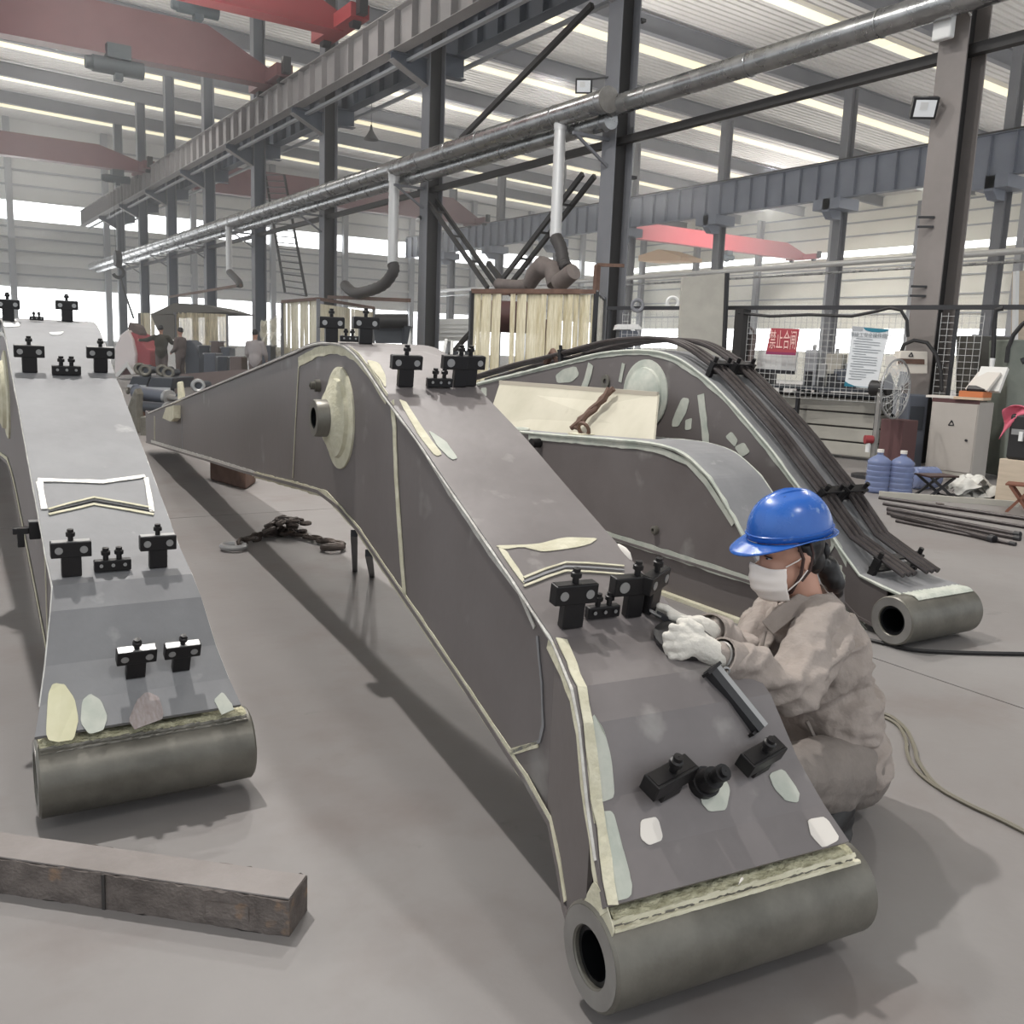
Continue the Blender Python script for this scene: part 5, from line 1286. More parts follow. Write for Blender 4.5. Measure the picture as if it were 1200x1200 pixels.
pn = thing('paper_notice', 'small paper notices taped below the switch box', 'notice', at(1045, 432, 12.4))
P_ = [onplane(x, y, at(1045, 430, 12.4), n) for x, y in ((1037, 428), (1050, 429), (1051, 418), (1038, 417))]; MB().prism(P_, n * .01).build('upper_sheet', M_paper, pn)
P_ = [onplane(x, y, at(1045, 430, 12.3), n) for x, y in ((1036, 439), (1058, 440), (1062, 434), (1040, 431))]; MB().prism(P_, n * .01).build('lower_sheet', M_paper, pn)

# beige cabinet
cbn = thing('control_cabinet', 'tall beige control cabinet with a warning triangle, papers heaped on top', 'cabinet', gnd(1112, 562))
p, q, u, n = stand((1082.5, 557), (1137, 564))
z1 = zat(1120, 470, p, n); W_ = (q - p).length
MB().para(p, u * W_, n * .42, (0, 0, z1)).build('body', M_cabinet, cbn, bevel=.012)
MB().para(p - n * .012 + u * .012 + V((0, 0, .10)), u * (W_ - .024), n * .012, (0, 0, z1 - .13)).build('door', M_cabinet, cbn, bevel=.004)
MB().para(p - n * .004 + V((0, 0, 0)), u * W_, n * .01, (0, 0, .085)).build('plinth', M_bench, cbn)
MB().para(p - n * .002 + V((0, 0, z1 - .025)), u * W_, n * .01, (0, 0, .05)).build('top_trim', M_dark_red, cbn)
tri(cbn, p - n * .005, n, 1115, 495.5, 3.2)
MB().cyl(onplane(1133, 516, p, n), onplane(1133, 516, p, n) - n * .03, .016, n=10).build('lock', M_blackpaint, cbn)
tl_ = p + V((0, 0, z1 + .027))
def sheet(name, label, cat, u0, v0, w, d, h, rz, m, tilt=0, z=0.0):
    t = thing(name, label, cat, tl_ + u * u0 + n * v0 + V((0, 0, z)))
    c = tl_ + u * u0 + n * v0 + V((0, 0, z)); a_ = (u * math.cos(rz) + n * math.sin(rz)); d_ = (n * math.cos(rz) - u * math.sin(rz)); up_ = V((0, 0, 1))
    if tilt: d2 = (d_ * math.cos(tilt) + UPZ * math.sin(tilt)); up2 = a_.cross(d2)
    else: d2 = d_; up2 = UPZ
    MB().para(c - a_ * w / 2, a_ * w, d2 * d, up2 * h).build('pages', m, t, bevel=.003)
    MB().para(c - a_ * w / 2 + up2 * h, a_ * w, d2 * d, up2 * .004).build('cover', m, t)
    return t
sheet('paper_sheet', 'loose white sheets at the left edge on the beige cabinet', 'paper', .12, .02, .42, .28, .025, .15, M_paper)
sheet('cardboard_folder', 'buff cardboard folder under the orange card on the beige cabinet', 'folder', .48, -.04, .36, .3, .03, .1, mat('buff_card', (.62, .47, .34), .8))
sheet('orange_folder', 'orange folder on the beige cabinet', 'folder', .50, -.02, .3, .28, .07, .05, M_orange, .0, .035)
sheet('white_carton', 'white flattened carton leaning over the orange folder on the cabinet', 'carton', .52, .10, .34, .30, .03, -.3, mat('carton', (.66, .62, .57), .8), .85, .11)
sheet('printed_carton', 'white printed carton tilted behind the flattened one on the cabinet', 'carton', .60, .2, .34, .34, .05, -.05, mat('carton_print', (.74, .73, .70), .8), 1.1, .10)
sheet('dark_booklet', 'black booklet tucked under the white cartons on the cabinet', 'booklet', .55, .02, .24, .14, .03, .3, M_black, .3, .108)

# locker with an open dark front, grey green machine and board at the right edge
lk = thing('dark_locker', 'dark grey open fronted locker behind the cabinet', 'locker', gnd(1160, 552))
P_, t = slab([(1139, 545), (1141, 393), (1184, 395), (1178, 545)], 13.0, .5); MB().prism(P_, t).build('carcass', mat('locker_grey', (.085, .08, .07), .6), lk, bevel=.01)
P_, t = slab([(1142, 430), (1144, 402), (1166, 403), (1163, 430)], 12.98, .02); MB().prism(P_, t).build('opening_shade', M_bore, lk)  # dark sheet paints the shaded inside on a solid carcass
for a, c in (((1140, 394), (1183, 396)), ((1141, 394), (1138, 470)), ((1183, 396), (1176, 480))): MB().bar(at(*a, 12.93), at(*c, 12.93), .07, .05).build('frame', M_bench if False else M_column, lk)
mg = thing('grey_green_machine', 'grey green drilling machine at the right edge behind the water dispenser', 'machine', gnd(1195, 560))
P_, t = slab([(1176, 560), (1182, 398), (1215, 398), (1215, 560)], 12.2, .5); MB().prism(P_, t).build('body', mat('machine_green', (.16, .175, .15), .6, vscale=3, col2=(.21, .225, .195)), mg, bevel=.02)
MB().cyl(at(1186, 432, 12.1), at(1194, 424, 12.0), .05, n=12).cyl(at(1194, 424, 12), at(1205, 418, 12), .07, n=12).build('spindle', M_blackpaint, mg, smooth=True)
P_, t = slab([(1184, 417), (1184, 411), (1215, 411), (1215, 417)], 12.15, .05); MB().prism(P_, t).build('control_strip', M_blackpaint, mg)
bw = thing('brown_board', 'tall brown board standing at the right edge above the fence rail', 'board', onX(1195, 350, 18))
P_, t = slab([(1186, 540), (1190, 318), (1215, 316), (1215, 540)], 14.6, .1); MB().prism(P_, t).build('board', M_ply, bw); MB().bar(P_[0] - AW * .02, P_[1] - AW * .02, .09, .05).build('pale_edge', M_white, bw)

# water dispenser on a plywood box, cloth and bottle
wd_ = thing('plywood_box', 'plywood box under the black dispenser at the right edge', 'box', gnd(1190, 590))
p, q, u, n = stand((1165, 587), (1212, 594)); z1b = zat(1170, 537, p, n)
MB().para(p, q - p, n * .45, (0, 0, z1b)).build('box', M_ply, wd_, bevel=.006)
MB().para(p + (q - p) * .72 - n * .006, (q - p) * .03, n * .006, (0, 0, z1b)).build('corner_batten', M_rust, wd_)
di = thing('water_dispenser', 'black water dispenser standing on the plywood box', 'dispenser', p + V((0, 0, z1b)))
z2 = zat(1175, 484, p, n)
MB().para(p + u * .04 + n * .03 + V((0, 0, z1b)), u * .42, n * .35, (0, 0, z2 - z1b)).build('body', M_black, di, bevel=.03)
MB().para(p + u * .08 + n * .02 + V((0, 0, z1b + (z2 - z1b) * .55)), u * .34, n * .02, (0, 0, .06)).build('shelf', M_clamptop, di)
MB().para(p + u * .17 + n * .0 + V((0, 0, z1b + (z2 - z1b) * .42)), u * .04, n * .03, (0, 0, .10)).build('tap', M_white, di)
def bottle(name, label, o, axis, group='blue water bottles', s_=1.):
    t = thing(name, label, 'water bottle', o, group); a = V(axis).normalized()
    prof = [(0, .001), (0, .11), (.015, .128)]
    for k in range(5): z = .03 + k * .062; prof += [(z, .132), (z + .03, .132), (z + .036, .126), (z + .05, .126)]
    prof += [(.34, .132), (.365, .125), (.40, .085), (.425, .04), (.43, .034), (.465, .034)]
    MB().revolve(V(o), a, [(h * s_, r * s_) for h, r in prof], 24).build('body', M_blueb, t, smooth=True)
    MB().revolve(V(o) + a * .455 * s_, a, [(0, .037), (.035, .037), (.036, .001)], 16).build('cap', M_paper, t, smooth=True)
    return t
bottle('water_bottle', 'blue water bottle upturned on the black dispenser', p + u * .27 + n * .2 + V((0, 0, z2 + .46)), (0, 0, -1))
bottle('water_bottle', 'standing blue water bottle nearest the fan pole', gnd(1027, 577), (0, 0, 1))
bottle('water_bottle', 'standing blue water bottle, second from the fan pole', gnd(1054, 579), (0, 0, 1))
lb = gnd(1066, 573); bottle('water_bottle', 'blue water bottle lying on its side by the folding stool', lb + V((0, 0, .133)), UR * .95 + AW * .35)
pkc = thing('pink_cloth', 'pink cloth hanging over the edge of the black dispenser', 'cloth', p + V((0, 0, z2)))
MB().grid(lambda a, d: p + u * (-.04 + .24 * a) + n * (.05 + .05 * a) + V((0, 0, z2 + .03 + .06 * math.sin(a * 3) - (.42 * max(0, d - .25) * (1 - .75 * a)))) - n * (.05 * math.sin(d * 7 + a * 4)), 10, 10).build('cloth', M_pinkcloth, pkc, smooth=True, solid=.01)

# stools, rags, battens and pipes on the floor
def stool(label, l, r, seat_m, leg_m, zt):
    p, q, u, n = stand(l, r); t = thing('folding_stool', label, 'stool', p); W_ = (q - p).length
    MB().para(p + V((0, 0, zt)) - u * .04, u * (W_ + .08), n * .26, (0, 0, .02)).build('seat', seat_m, t, bevel=.005)
    for o in (.02, .24):
        MB().bar(p + n * o, q + n * o + V((0, 0, zt)), .025, .025).build('leg', leg_m, t); MB().bar(q + n * o, p + n * o + V((0, 0, zt)), .025, .025).build('leg', leg_m, t)
    MB().bar(p + n * .0, p + n * .26, .02, .02).build('foot_bar', leg_m, t); MB().bar(q + n * .0, q + n * .26, .02, .02).build('foot_bar', leg_m, t)
stool('black folding stool with crossed legs in front of the beige cabinet', (1090, 583), (1118, 583), M_strap, M_blackpaint, .22)
M_redwood = mat('red_brown_wood', (.20, .08, .05), .6)
stool('red brown folding stool in front of the plywood box at the right edge', (1179, 600), (1206, 603), M_redwood, M_redwood, .27)
rg = thing('rag_heap', 'heap of white rags on the floor between the stool and the plywood box', 'rags', gnd(1143, 585))
c = gnd(1146, 583)
for k in range(5):
    o_ = UR * random.uniform(-.16, .16) + AW * random.uniform(0, .2)
    MB().grid(lambda a, d, o_=o_, k=k: c + o_ + UR * (a - .5) * .36 + AW * (d - .5) * .3 + V((0, 0, max(.004, .05 + .045 * k + .10 * noise.noise(V((a * 3, d * 3, k * 2.3))) - .3 * ((a - .5) ** 2 + (d - .5) ** 2)))), 10, 8).build('rag', M_cloth, rg, smooth=True)
bt = thing('floor_batten', 'long grey green batten lying on the floor before the stools', 'batten', gnd(1100, 590))
MB().bar(gnd(1030, 582) + V((0, 0, .03)), gnd(1193, 594) + V((0, 0, .03)), .05, .06).build('batten', M_bench, bt); MB().bar(gnd(1100, 590), gnd(1103, 591.5), .06, .02).build('chock', M_wood, bt)
for i, (a, c, r) in enumerate((((1030, 585), (1215, 612), .018), ((1035, 592), (1215, 622), .016), ((1040, 599), (1195, 630), .022), ((1045, 606), (1165, 636), .026), ((1050, 612), (1190, 640), .014), ((1040, 603), (1195, 634), .018))):
    t = thing('steel_pipe', 'dark steel pipe on the floor right of the boom pipes, %s of six' % ('farthest', 'second farthest', 'third', 'thick fourth', 'nearest thin one', 'fifth')[i], 'pipe', gnd(*a), 'dark pipes on the floor')
    P_, Q_ = gnd(*a) + V((0, 0, r)), gnd(*c) + V((0, 0, r)); MB().cyl(P_, Q_, r, n=10).build('pipe', M_steelrod, t, smooth=True); MB().cyl(Q_ - (Q_ - P_).normalized() * .05, Q_, r * 1.4, n=10).build('end_fitting', M_blackpaint, t, smooth=True)

# ------------------------------------------------------------------ standing workers far back
def far_person(label, px, py_head, depth, face, top_m, leg_m, arms, hat=None, scale=1.0):
    hd = at(px, py_head, depth); H = hd.z + .11; g = V((hd.x, hd.y, 0))
    t = thing('person', label, 'person', g)
    k = H / 1.75; f = V(face).normalized(); r = f.cross(UPZ)
    def p(x, y, z): return g + r * x * k + f * y * k + UPZ * z * k
    sh = [ellf(p(0, 0, 1.63), r * .075 * k, f * .095 * k, UPZ * .12 * k), cap(p(0, 0, 1.40), p(0, 0, 1.56), .06 * k, .055 * k), ellf(p(0, 0, 1.22), r * .17 * k, f * .11 * k, UPZ * .27 * k), ellf(p(0, 0, .96), r * .15 * k, f * .11 * k, UPZ * .14 * k),
          cap(p(-.09, 0, .92), p(-.10, .02, .48), .085 * k, .06 * k), cap(p(-.10, .02, .48), p(-.10, 0, .09), .058 * k, .042 * k), cap(p(.09, 0, .92), p(.10, .02, .48), .085 * k, .06 * k), cap(p(.10, .02, .48), p(.10, 0, .09), .058 * k, .042 * k),
          cap(p(-.10, -.03, .05), p(-.10, .15, .04), .045 * k, .04 * k), cap(p(.10, -.03, .05), p(.10, .15, .04), .045 * k, .04 * k), ellf(p(0, .095, 1.62), r * .014 * k, f * .02 * k, UPZ * .025 * k)]
    for s_, e, w in arms:
        a, b_, c_ = p(*s_), p(*e), p(*w); sh += [cap(a, b_, .05 * k, .042 * k), cap(b_, c_, .04 * k, .03 * k), ellf(c_ + (c_ - b_).normalized() * .06 * k, r * .035 * k, f * .04 * k, UPZ * .05 * k)]
    organic('body', sh, .022, M_skin, t, 3)
    jk = [ellf(p(0, 0, 1.20), r * .20 * k, f * .14 * k, UPZ * .30 * k), ellf(p(0, -.01, .95), r * .19 * k, f * .15 * k, UPZ * .24 * k), cap(p(-.17, 0, 1.38), p(.17, 0, 1.38), .075 * k, .075 * k)]
    for s_, e, w in arms: jk += chain([p(*s_), p(*e), p(*w)], [.075 * k, .065 * k, .05 * k])
    organic('jacket', jk, .026, top_m, t, 4, .012, 9)
    organic('trousers', [cap(p(-.09, 0, .90), p(-.10, .02, .48), .105 * k, .08 * k), cap(p(-.10, .02, .48), p(-.10, 0, .08), .08 * k, .07 * k), cap(p(.09, 0, .90), p(.10, .02, .48), .105 * k, .08 * k), cap(p(.10, .02, .48), p(.10, 0, .08), .08 * k, .07 * k)], .026, leg_m, t, 3, .01, 9)
    organic('hair', [ellf(p(0, -.015, 1.665), r * .082 * k, f * .098 * k, UPZ * .10 * k)], .015, hat or M_hair, t, 2)
far_person('standing worker in an olive jacket with one arm stretched out, back to the camera', 188.5, 385, 30, AW - UR * .2, M_olive, M_brown,
           [((-.2, 0, 1.38), (-.42, .06, 1.28), (-.62, .1, 1.27)), ((.2, 0, 1.38), (.30, .12, 1.22), (.52, .22, 1.22))])
far_person('standing worker in brown grey clothes seen from the side, hands held low', 211, 388, 29.5, -UR + AW * .3, M_brown, M_brown,
           [((-.2, 0, 1.38), (-.24, .02, 1.1), (-.14, .22, .98)), ((.2, 0, 1.38), (.24, .02, 1.1), (.14, .22, .98))])
far_person('worker in a pale grey jacket bending over the bins at the back', 299, 391, 25.5, AW + UR * .1, M_greycl, M_brown,
           [((-.2, 0, 1.38), (-.27, .06, 1.1), (-.22, .25, .95)), ((.2, 0, 1.38), (.27, .06, 1.1), (.22, .25, .95))])

# ------------------------------------------------------------------ the crouching worker
WK = thing('person', 'crouching worker in a blue helmet, white mask and khaki workwear, sanding the middle boom', 'person', gnd(975, 985))
def J(px, py, d): return at(px, py, d)
head = J(921, 648, 2.86)
f = (-UR * .93 - AW * .30 - UPZ * .20).normalized()
c = (UPZ.cross(f)); c = c if c.dot(CAMP - head) > 0 else -c; c = (c - f * c.dot(f)).normalized()
n = f.cross(c); n = n if n.z > 0 else -n
def hp(x, y, z): return head + f * x + c * y + n * z       # forward, toward camera, up
neck = J(947, 700, 2.90); chest = J(955, 775, 2.95); pelv = J(985, 885, 2.98)
nsh, nel, nwr = J(966, 738, 2.74), J(928, 808, 2.50), J(847, 771, 2.34)
fsh, fel, fwr = J(902, 728, 3.06), J(872, 772, 2.86), J(832, 740, 2.55)
nhip, nkn, nan_ = J(992, 900, 2.88), J(918, 908, 2.60), J(978, 962, 2.80)
fhip, fkn, fan = J(975, 890, 3.08), J(896, 890, 2.98), J(950, 960, 3.06)
ntoe, ftoe = J(955, 978, 2.68), J(915, 965, 2.95)
ntoe.z = .05; ftoe.z = .05; nan_.z = max(nan_.z, .10); fan.z = max(.10, fan.z)
skull = [ellf(hp(-.015, 0, .035), f * .098, c * .078, n * .105), ellf(hp(.022, 0, -.045), f * .072, c * .062, n * .085), ellf(hp(.05, 0, -.095), f * .034, c * .036, n * .028),
         ellf(hp(.082, 0, .0), f * .011, c * .011, n * .03), ellf(hp(.088, 0, -.024), f * .014, c * .014, n * .013), ellf(hp(.074, 0, .03), f * .02, c * .055, n * .014),
         ellf(hp(.058, .030, -.034), f * .022, c * .022, n * .018), ellf(hp(.058, -.030, -.034), f * .022, c * .022, n * .018), ellf(hp(.082, 0, -.065), f * .016, c * .024, n * .012),
         ellf(hp(-.012, .078, -.012), f * .020, c * .010, n * .033), ellf(hp(-.012, -.078, -.012), f * .020, c * .010, n * .033), ellf(hp(-.018, .086, .0), f * .016, c * .006, n * .022), ellf(hp(-.012, .08, -.034), f * .010, c * .007, n * .012),
         cap(hp(-.035, 0, -.06), neck - UPZ * .05, .054, .062)]
bodyS = skull + [ellf(chest, UR * .14, AW * .16, UPZ * .2), ellf(J(975, 850, 2.97), UR * .14, AW * .15, UPZ * .18), cap(nsh, fsh, .06, .06)] \
    + chain([nsh, nel, nwr], [.052, .042, .03]) + chain([fsh, fel, fwr], [.052, .042, .03]) + chain([nhip, nkn, nan_], [.085, .06, .042]) + chain([fhip, fkn, fan], [.085, .06, .042]) \
    + chain([nan_, ntoe], [.03, .026]) + chain([fan, ftoe], [.03, .026]) + [ellf(pelv, UR * .11, AW * .13, UPZ * .11)]
organic('body', bodyS, .0075, M_skin, WK, 2)
# eyes and brows
for s_ in (1, -1):
    MB().ell(hp(.079, .030 * s_, .008), f * .007, c * .014, n * .0028, 10, 6).build('eye', M_white, WK, smooth=True)
    MB().ell(hp(.085, .028 * s_, .008), f * .003, c * .006, n * .0028, 8, 6).build('iris', M_hair, WK, smooth=True)
    MB().tube([hp(.083, .014 * s_, .013), hp(.086, .028 * s_, .0155), hp(.078, .046 * s_, .011)], .0022, 5).build('eyelid', M_strap, WK)
    MB().tube([hp(.092, .013 * s_, .030), hp(.093, .030 * s_, .035), hp(.082, .05 * s_, .030)], [.002, .0038, .0015], 6).build('eyebrow', M_hair, WK)
organic('hair', [ellf(hp(-.035, 0, .03), f * .092, c * .086, n * .10), ellf(hp(-.07, 0, -.03), f * .05, c * .07, n * .06), cap(hp(-.02, .076, .03), hp(-.035, .078, -.02), .018, .014), cap(hp(-.02, -.076, .03), hp(-.035, -.078, -.02), .018, .014)]
        + chain([hp(-.11, 0, -.04), hp(-.135, .01, -.075), hp(-.15, .02, -.13), hp(-.16, .02, -.165)], [.022, .036, .034, .018]), .006, M_hair, WK, 3, .003, 60)
hb_ = MB().ell(hp(-.118, .03, -.012), f * .014, c * .02, n * .028, 12, 8).build('ratchet_knob', M_blackpaint, WK, smooth=True)
# mask with ear loops
def maskf(u, v):
    a = (u - .5) * 2 * 1.08; z = -.024 - .105 * v; bul = math.sin(v * PI)
    rx = .106 + .014 * bul - .035 * max(0, v - .6) + .0018 * math.sin(v * 22); ry = .077 + .003 * bul - .018 * max(0, v - .6)
    bridge = .018 * math.exp(-(a * 3) ** 2) * (1 - v) ** .5
    return hp(rx * math.cos(a) * (1 - .10 * abs(math.sin(a))) + bridge, ry * math.sin(a), z + .024 * math.exp(-(a * 2.6) ** 2) * (1 - v))
MB().grid(maskf, 26, 20).build('face_mask', M_mask, WK, smooth=True, solid=.002)
for z0, z1 in ((-.02, .012), (-.095, -.038)): MB().tube([hp(.046, .064, z0), hp(.012, .080, (z0 + z1) / 2), hp(-.014, .086, z1)], .0022, 5).build('ear_loop', M_mask, WK)
# helmet: tilted shell with brim and ridge
hc_ = hp(-.020, 0, .058); hf = (f * .99 + n * .05).normalized(); hn = (n * .99 - f * .05).normalized()
HM = None
def hel(u, v):
    a = 2 * PI * u; ph = PI / 2 * v
    rx, ry, rz = .134, .112, .132
    rad = math.sin(ph) ** .82; z = rz * math.cos(ph) ** .9
    x, y = rx * rad * math.cos(a), ry * rad * math.sin(a)
    z += .006 * math.exp(-(y / .022) ** 2) * (1 if abs(y) < .05 else 0) * min(1, math.cos(ph) * 3)
    return hc_ + hf * x + c * y + hn * z
hm = MB().grid(hel, 48, 16).build('helmet', M_helmet, WK, smooth=True, solid=.003)
def brim(u, v):
    a = 2 * PI * u; ca = math.cos(a); ext = .012 + .052 * max(0, ca) ** 2.2 + .006 * max(0, -ca); k = v
    x = (.134 + ext * k) * ca; y = (.112 + ext * k * .8) * math.sin(a)
    return hc_ + hf * x + c * y + hn * (-.004 - .022 * k * max(0, ca) ** 2 - .004 * k + .010 * (1 - abs(ca)) * k)
MB().grid(brim, 48, 5).build('helmet_brim', M_helmet, hm, smooth=True, solid=.004)
MB().tube([hel(u / 40, .985) + (hel(u / 40, .985) - hc_).normalized() * .002 + hn * .012 for u in range(41)], .0035, 6).build('helmet_rib', M_helmet, hm, smooth=True)
for y in (-.018, 0, .018): MB().tube([hc_ + hf * x + c * y + hn * (.132 * math.sqrt(max(0, 1 - (x / .134) ** 2 - (y / .112) ** 2)) + .006) for x in (-.06, -.03, 0, .03, .06, .085)], .004, 6).build('top_ridge', M_helmet, hm, smooth=True)
for x in (-.03, 0, .03): MB().ell(hc_ + hf * x + c * .034 + hn * .126, hf * .010, c * .003, hn * .002, 10, 6).build('vent_slot', M_bore, hm)
MB().tube([hp(.012, .088, .045), hp(-.002, .087, .0), hp(.006, .078, -.05), hp(.028, .055, -.105), hp(.045, .02, -.128), hp(.05, 0, -.13)], .0055, 6).build('chin_strap', M_strap, WK)
MB().tube([hp(-.03, .088, .045), hp(-.035, .09, .01), hp(-.02, .088, -.04), hp(.006, .078, -.07)], .005, 6).build('chin_strap', M_strap, WK)

# jacket, built as one cloth shell
def folds(p):
    q = p * 1.0; e = UR.dot(q); g = AW.dot(q); a = noise.noise(V((e * 5 + q.z * 9, g * 5, q.z * 14 - e * 7))); b = noise.noise(V((e * 10 - q.z * 6, g * 9, q.z * 17 + e * 5 + 7))); return .022 * (1 - 3.0 * abs(a)) * .6 + .011 * (1 - 3.0 * abs(b)) * .6 + .004 * math.sin(q.z * 60 + q.x * 44 + 6 * noise.noise(q * 7)) * max(0, noise.noise(q * 6)) - .006
jk = [ellf(J(956, 775, 2.95), UR * .165, AW * .185, UPZ * .19), ellf(J(975, 835, 2.96), UR * .155, AW * .185, UPZ * .17), ellf(J(990, 882, 2.97), UR * .135, AW * .19, UPZ * .115), cap(nsh + UPZ * -.01, fsh + UPZ * -.01, .078, .078), cap(J(948, 722, 2.92), chest, .075, .14), cap(J(1000, 780, 3.0), J(1012, 880, 3.0), .06, .07)]
jk += chain([nsh, nsh.lerp(nel, .5), nel, nel.lerp(nwr, .55), nwr + (nel - nwr) * .06], [.088, .080, .073, .064, .052])
jk += chain([fsh, fel, fwr + (fel - fwr) * .1], [.085, .072, .052])
jacket = organic('jacket', jk, .0075, M_jacket, WK, 4, fold=folds)
# collar, placket, cuffs, hem, pocket
col_c = J(943, 700, 2.91)
def collar(u, v):
    a = -2.5 + 5.0 * u; r0 = .078 + .040 * v
    d_ = (f * .9 + UR * 0).normalized()
    return col_c + UR * (-math.cos(a)) * r0 * 1.05 - AW * math.sin(a) * r0 + UPZ * (.030 - .050 * v - .050 * max(0, math.cos(a)) * 1.1 - .02 * v * math.cos(a))
MB().grid(collar, 24, 6).build('collar', M_jacket, jacket, smooth=True, solid=.006)
MB().prism([J(936, 696, 2.825), J(956, 703, 2.80), J(930, 724, 2.765), J(906, 744, 2.765), J(893, 729, 2.80), J(914, 710, 2.82)], AW * .010).build('collar_tip', M_jacket, jacket, bevel=.004)
def cuff(w_, e_, r_, nm='cuff'):
    ax_ = (e_ - w_).normalized(); o = MB().revolve(w_ - ax_ * .012, ax_, [(0, r_ * .9), (0, r_), (.05, r_ * 1.06), (.055, r_ * 1.0), (.055, r_ * .85)], 20).build(nm, M_jacket, jacket, smooth=True)
    return o
cuff(nwr, nel, .052); cuff(fwr, fel, .05)
q = J(851, 786, 2.295); MB().torus(q, AW, .008, .003, 14, 6).build('cuff_button', M_clamptop, jacket, smooth=True)
MB().tube([J(897, 740, 2.80), J(889, 775, 2.78), J(885, 815, 2.78), J(890, 850, 2.78)], .006, 6).build('placket_edge', M_jacket, jacket, smooth=True)
MB().tube([J(x, y, 2.79 + .02 * math.sin(i)) for i, (x, y) in enumerate(((945, 845), (962, 880), (985, 893), (1015, 880)))], .007, 6).build('hem_seam', M_trouser, jacket, smooth=True)
MB().torus(J(1018, 913, 2.83), AW, .012, .003, 14, 6).build('hem_button', M_clamptop, jacket, smooth=True)
organic('trousers', [ellf(pelv + UPZ * -.03, UR * .15, AW * .19, UPZ * .13)] + chain([nhip, nhip.lerp(nkn, .5), nkn], [.115, .10, .078]) + chain([nkn, nan_ + UPZ * .03], [.074, .062]) + chain([fhip, fkn], [.11, .078]) + chain([fkn, fan + UPZ * .03], [.074, .062]), .0095, M_trouser, WK, 4,
        fold=lambda p: .005 * noise.noise(p * 16) + .006 * math.sin(p.x * 70 - p.z * 50 + 4 * noise.noise(p * 7)) * max(0, noise.noise(p * 6 + V((4, 0, 0)))))
for a_, t_ in ((nan_, ntoe), (fan, ftoe)):
    hl = a_ + (a_ - t_).normalized() * .03; hl.z = .055
    organic('shoe', [cap(hl, t_, .048, .043), cap(a_, t_, .056, .042), cap(V((a_.x, a_.y, .09)), V((a_.x, a_.y, .13)), .052, .055), ellf(V((hl.x * .5 + t_.x * .5, hl.y * .5 + t_.y * .5, .02)), (t_ - hl) * .75, (t_ - hl).cross(UPZ) * .36, UPZ * .022)], .006, M_black, WK, 2)

# gloved hands
def hand(name, wrist, palm, kn, fingers, thumb, rr=.0105):
    sh = [cap(wrist, palm, .031, .036)] + [cap(palm, k, .030, .016) for k in kn]
    for pts, r_ in fingers: sh += chain(pts, [r_ * rr * (1.08 - .08 * i) for i in range(len(pts))])
    sh += chain(thumb, [.016, .0135, .011][:len(thumb)])
    return organic(name, sh, .0030, M_glove, WK, 2, .0012, 70)
d0 = 2.335
kn = [J(800, 738, d0), J(794, 747, d0 - .01), J(793, 757, d0 - .015), J(798, 767, d0 - .01)]
fg = []
for k, (ax1, ay1, ax2, ay2) in enumerate(((788, 735, 790, 746), (781, 745, 783, 757), (781, 757, 785, 769), (787, 769, 793, 777))):
    fg.append(([kn[k], J(ax1, ay1, d0 - .012), J(ax2, ay2, d0 + .012), J(ax2 + 8, ay2 + 2, d0 + .03)], (1.0, 1.06, 1.0, .88)[k]))
hand('glove', nwr, J(817, 755, d0), kn, fg, [J(818, 738, d0 - .005), J(806, 730, d0 + .005), J(797, 729, d0 + .02)])
d1_ = 2.50
kn = [J(808, 728, d1_), J(806, 734, d1_ + .02), J(808, 740, d1_ + .04), J(812, 746, d1_ + .05)]
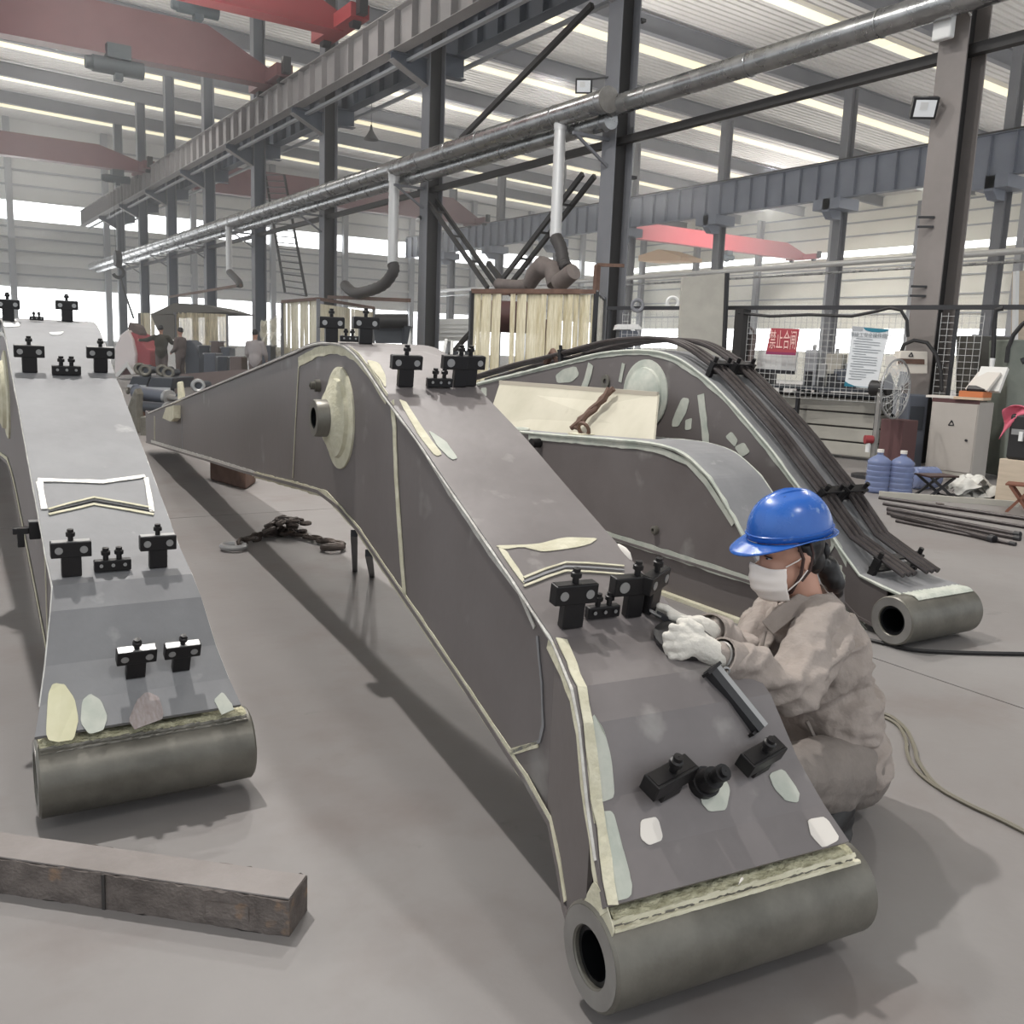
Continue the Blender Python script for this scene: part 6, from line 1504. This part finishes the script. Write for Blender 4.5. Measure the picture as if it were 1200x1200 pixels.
fg = [([kn[0], J(793, 721, d1_ - .01), J(781, 713, d1_ - .015), J(773, 710, d1_ - .01)], 1.05), ([kn[1], J(790, 726, d1_ + .01), J(778, 717, d1_ + .01), J(772, 715, d1_ + .015)], 1.05),
      ([kn[2], J(795, 735, d1_ + .03), J(793, 744, d1_ + .03), J(800, 748, d1_ + .04)], 1.0), ([kn[3], J(801, 743, d1_ + .04), J(801, 751, d1_ + .045), J(807, 753, d1_ + .05)], .88)]
hand('glove', fwr, J(818, 736, d1_ + .02), kn, fg, [J(816, 730, d1_ - .02), J(800, 727, d1_ - .03), J(786, 722, d1_ - .025)])
MB().torus(J(844, 769, 2.335), nwr - nel, .036, .004, 20, 6).build('bracelet', M_bosspale, WK, smooth=True)

# what the hands hold
up_ = mid.ontop(800, 760)[1]
sp = thing('sanding_pad', 'round black sanding pad under the worker\'s near glove', 'sanding tool', J(806, 757, 2.41))
_q = mid.ontop(800, 758); pc = _q[0] + _q[1] * .034
MB().revolve(pc - up_ * .02, up_, [(0, .001), (0, .080), (.012, .082), (.02, .06), (.024, .03), (.024, .001)], 28).build('pad', M_black, sp, smooth=True)
MB().cyl(pc + up_ * .0, pc + up_ * .035, .022, n=14).build('grip', M_blackpaint, sp, smooth=True)
sr = thing('scraper', 'thin dark scraper pinched between the worker\'s outstretched fingers', 'scraper', J(795, 735, 2.49))
a_, b_ = J(769, 719, 2.475), J(822, 747, 2.48)
MB().bar(a_, b_, .012, .016).build('handle', M_blackpaint, sr); MB().bar(a_ + (a_ - b_).normalized() * .02, a_.lerp(b_, .1), .022, .004).build('blade', M_clamptop, sr)

# ------------------------------------------------------------------ welding haze hanging in the far part of the hall
hz = MB().box(-13.5, 61, 13.5, 74.9, .02, 13.4).build('welding_haze', None or bpy.data.materials.new('haze'), kind='stuff')
hm_ = hz.data.materials[0]; hm_.use_nodes = True; nt = hm_.node_tree; nt.nodes.clear()
out = nt.nodes.new('ShaderNodeOutputMaterial'); vs = nt.nodes.new('ShaderNodeVolumeScatter'); vs.inputs['Color'].default_value = (.97, .98, 1, 1); vs.inputs['Density'].default_value = .006; vs.inputs['Anisotropy'].default_value = .35
nt.links.new(vs.outputs[0], out.inputs['Volume'])
hz['label'] = 'thin bluish welding haze in the far part of the hall'; hz['category'] = 'haze'
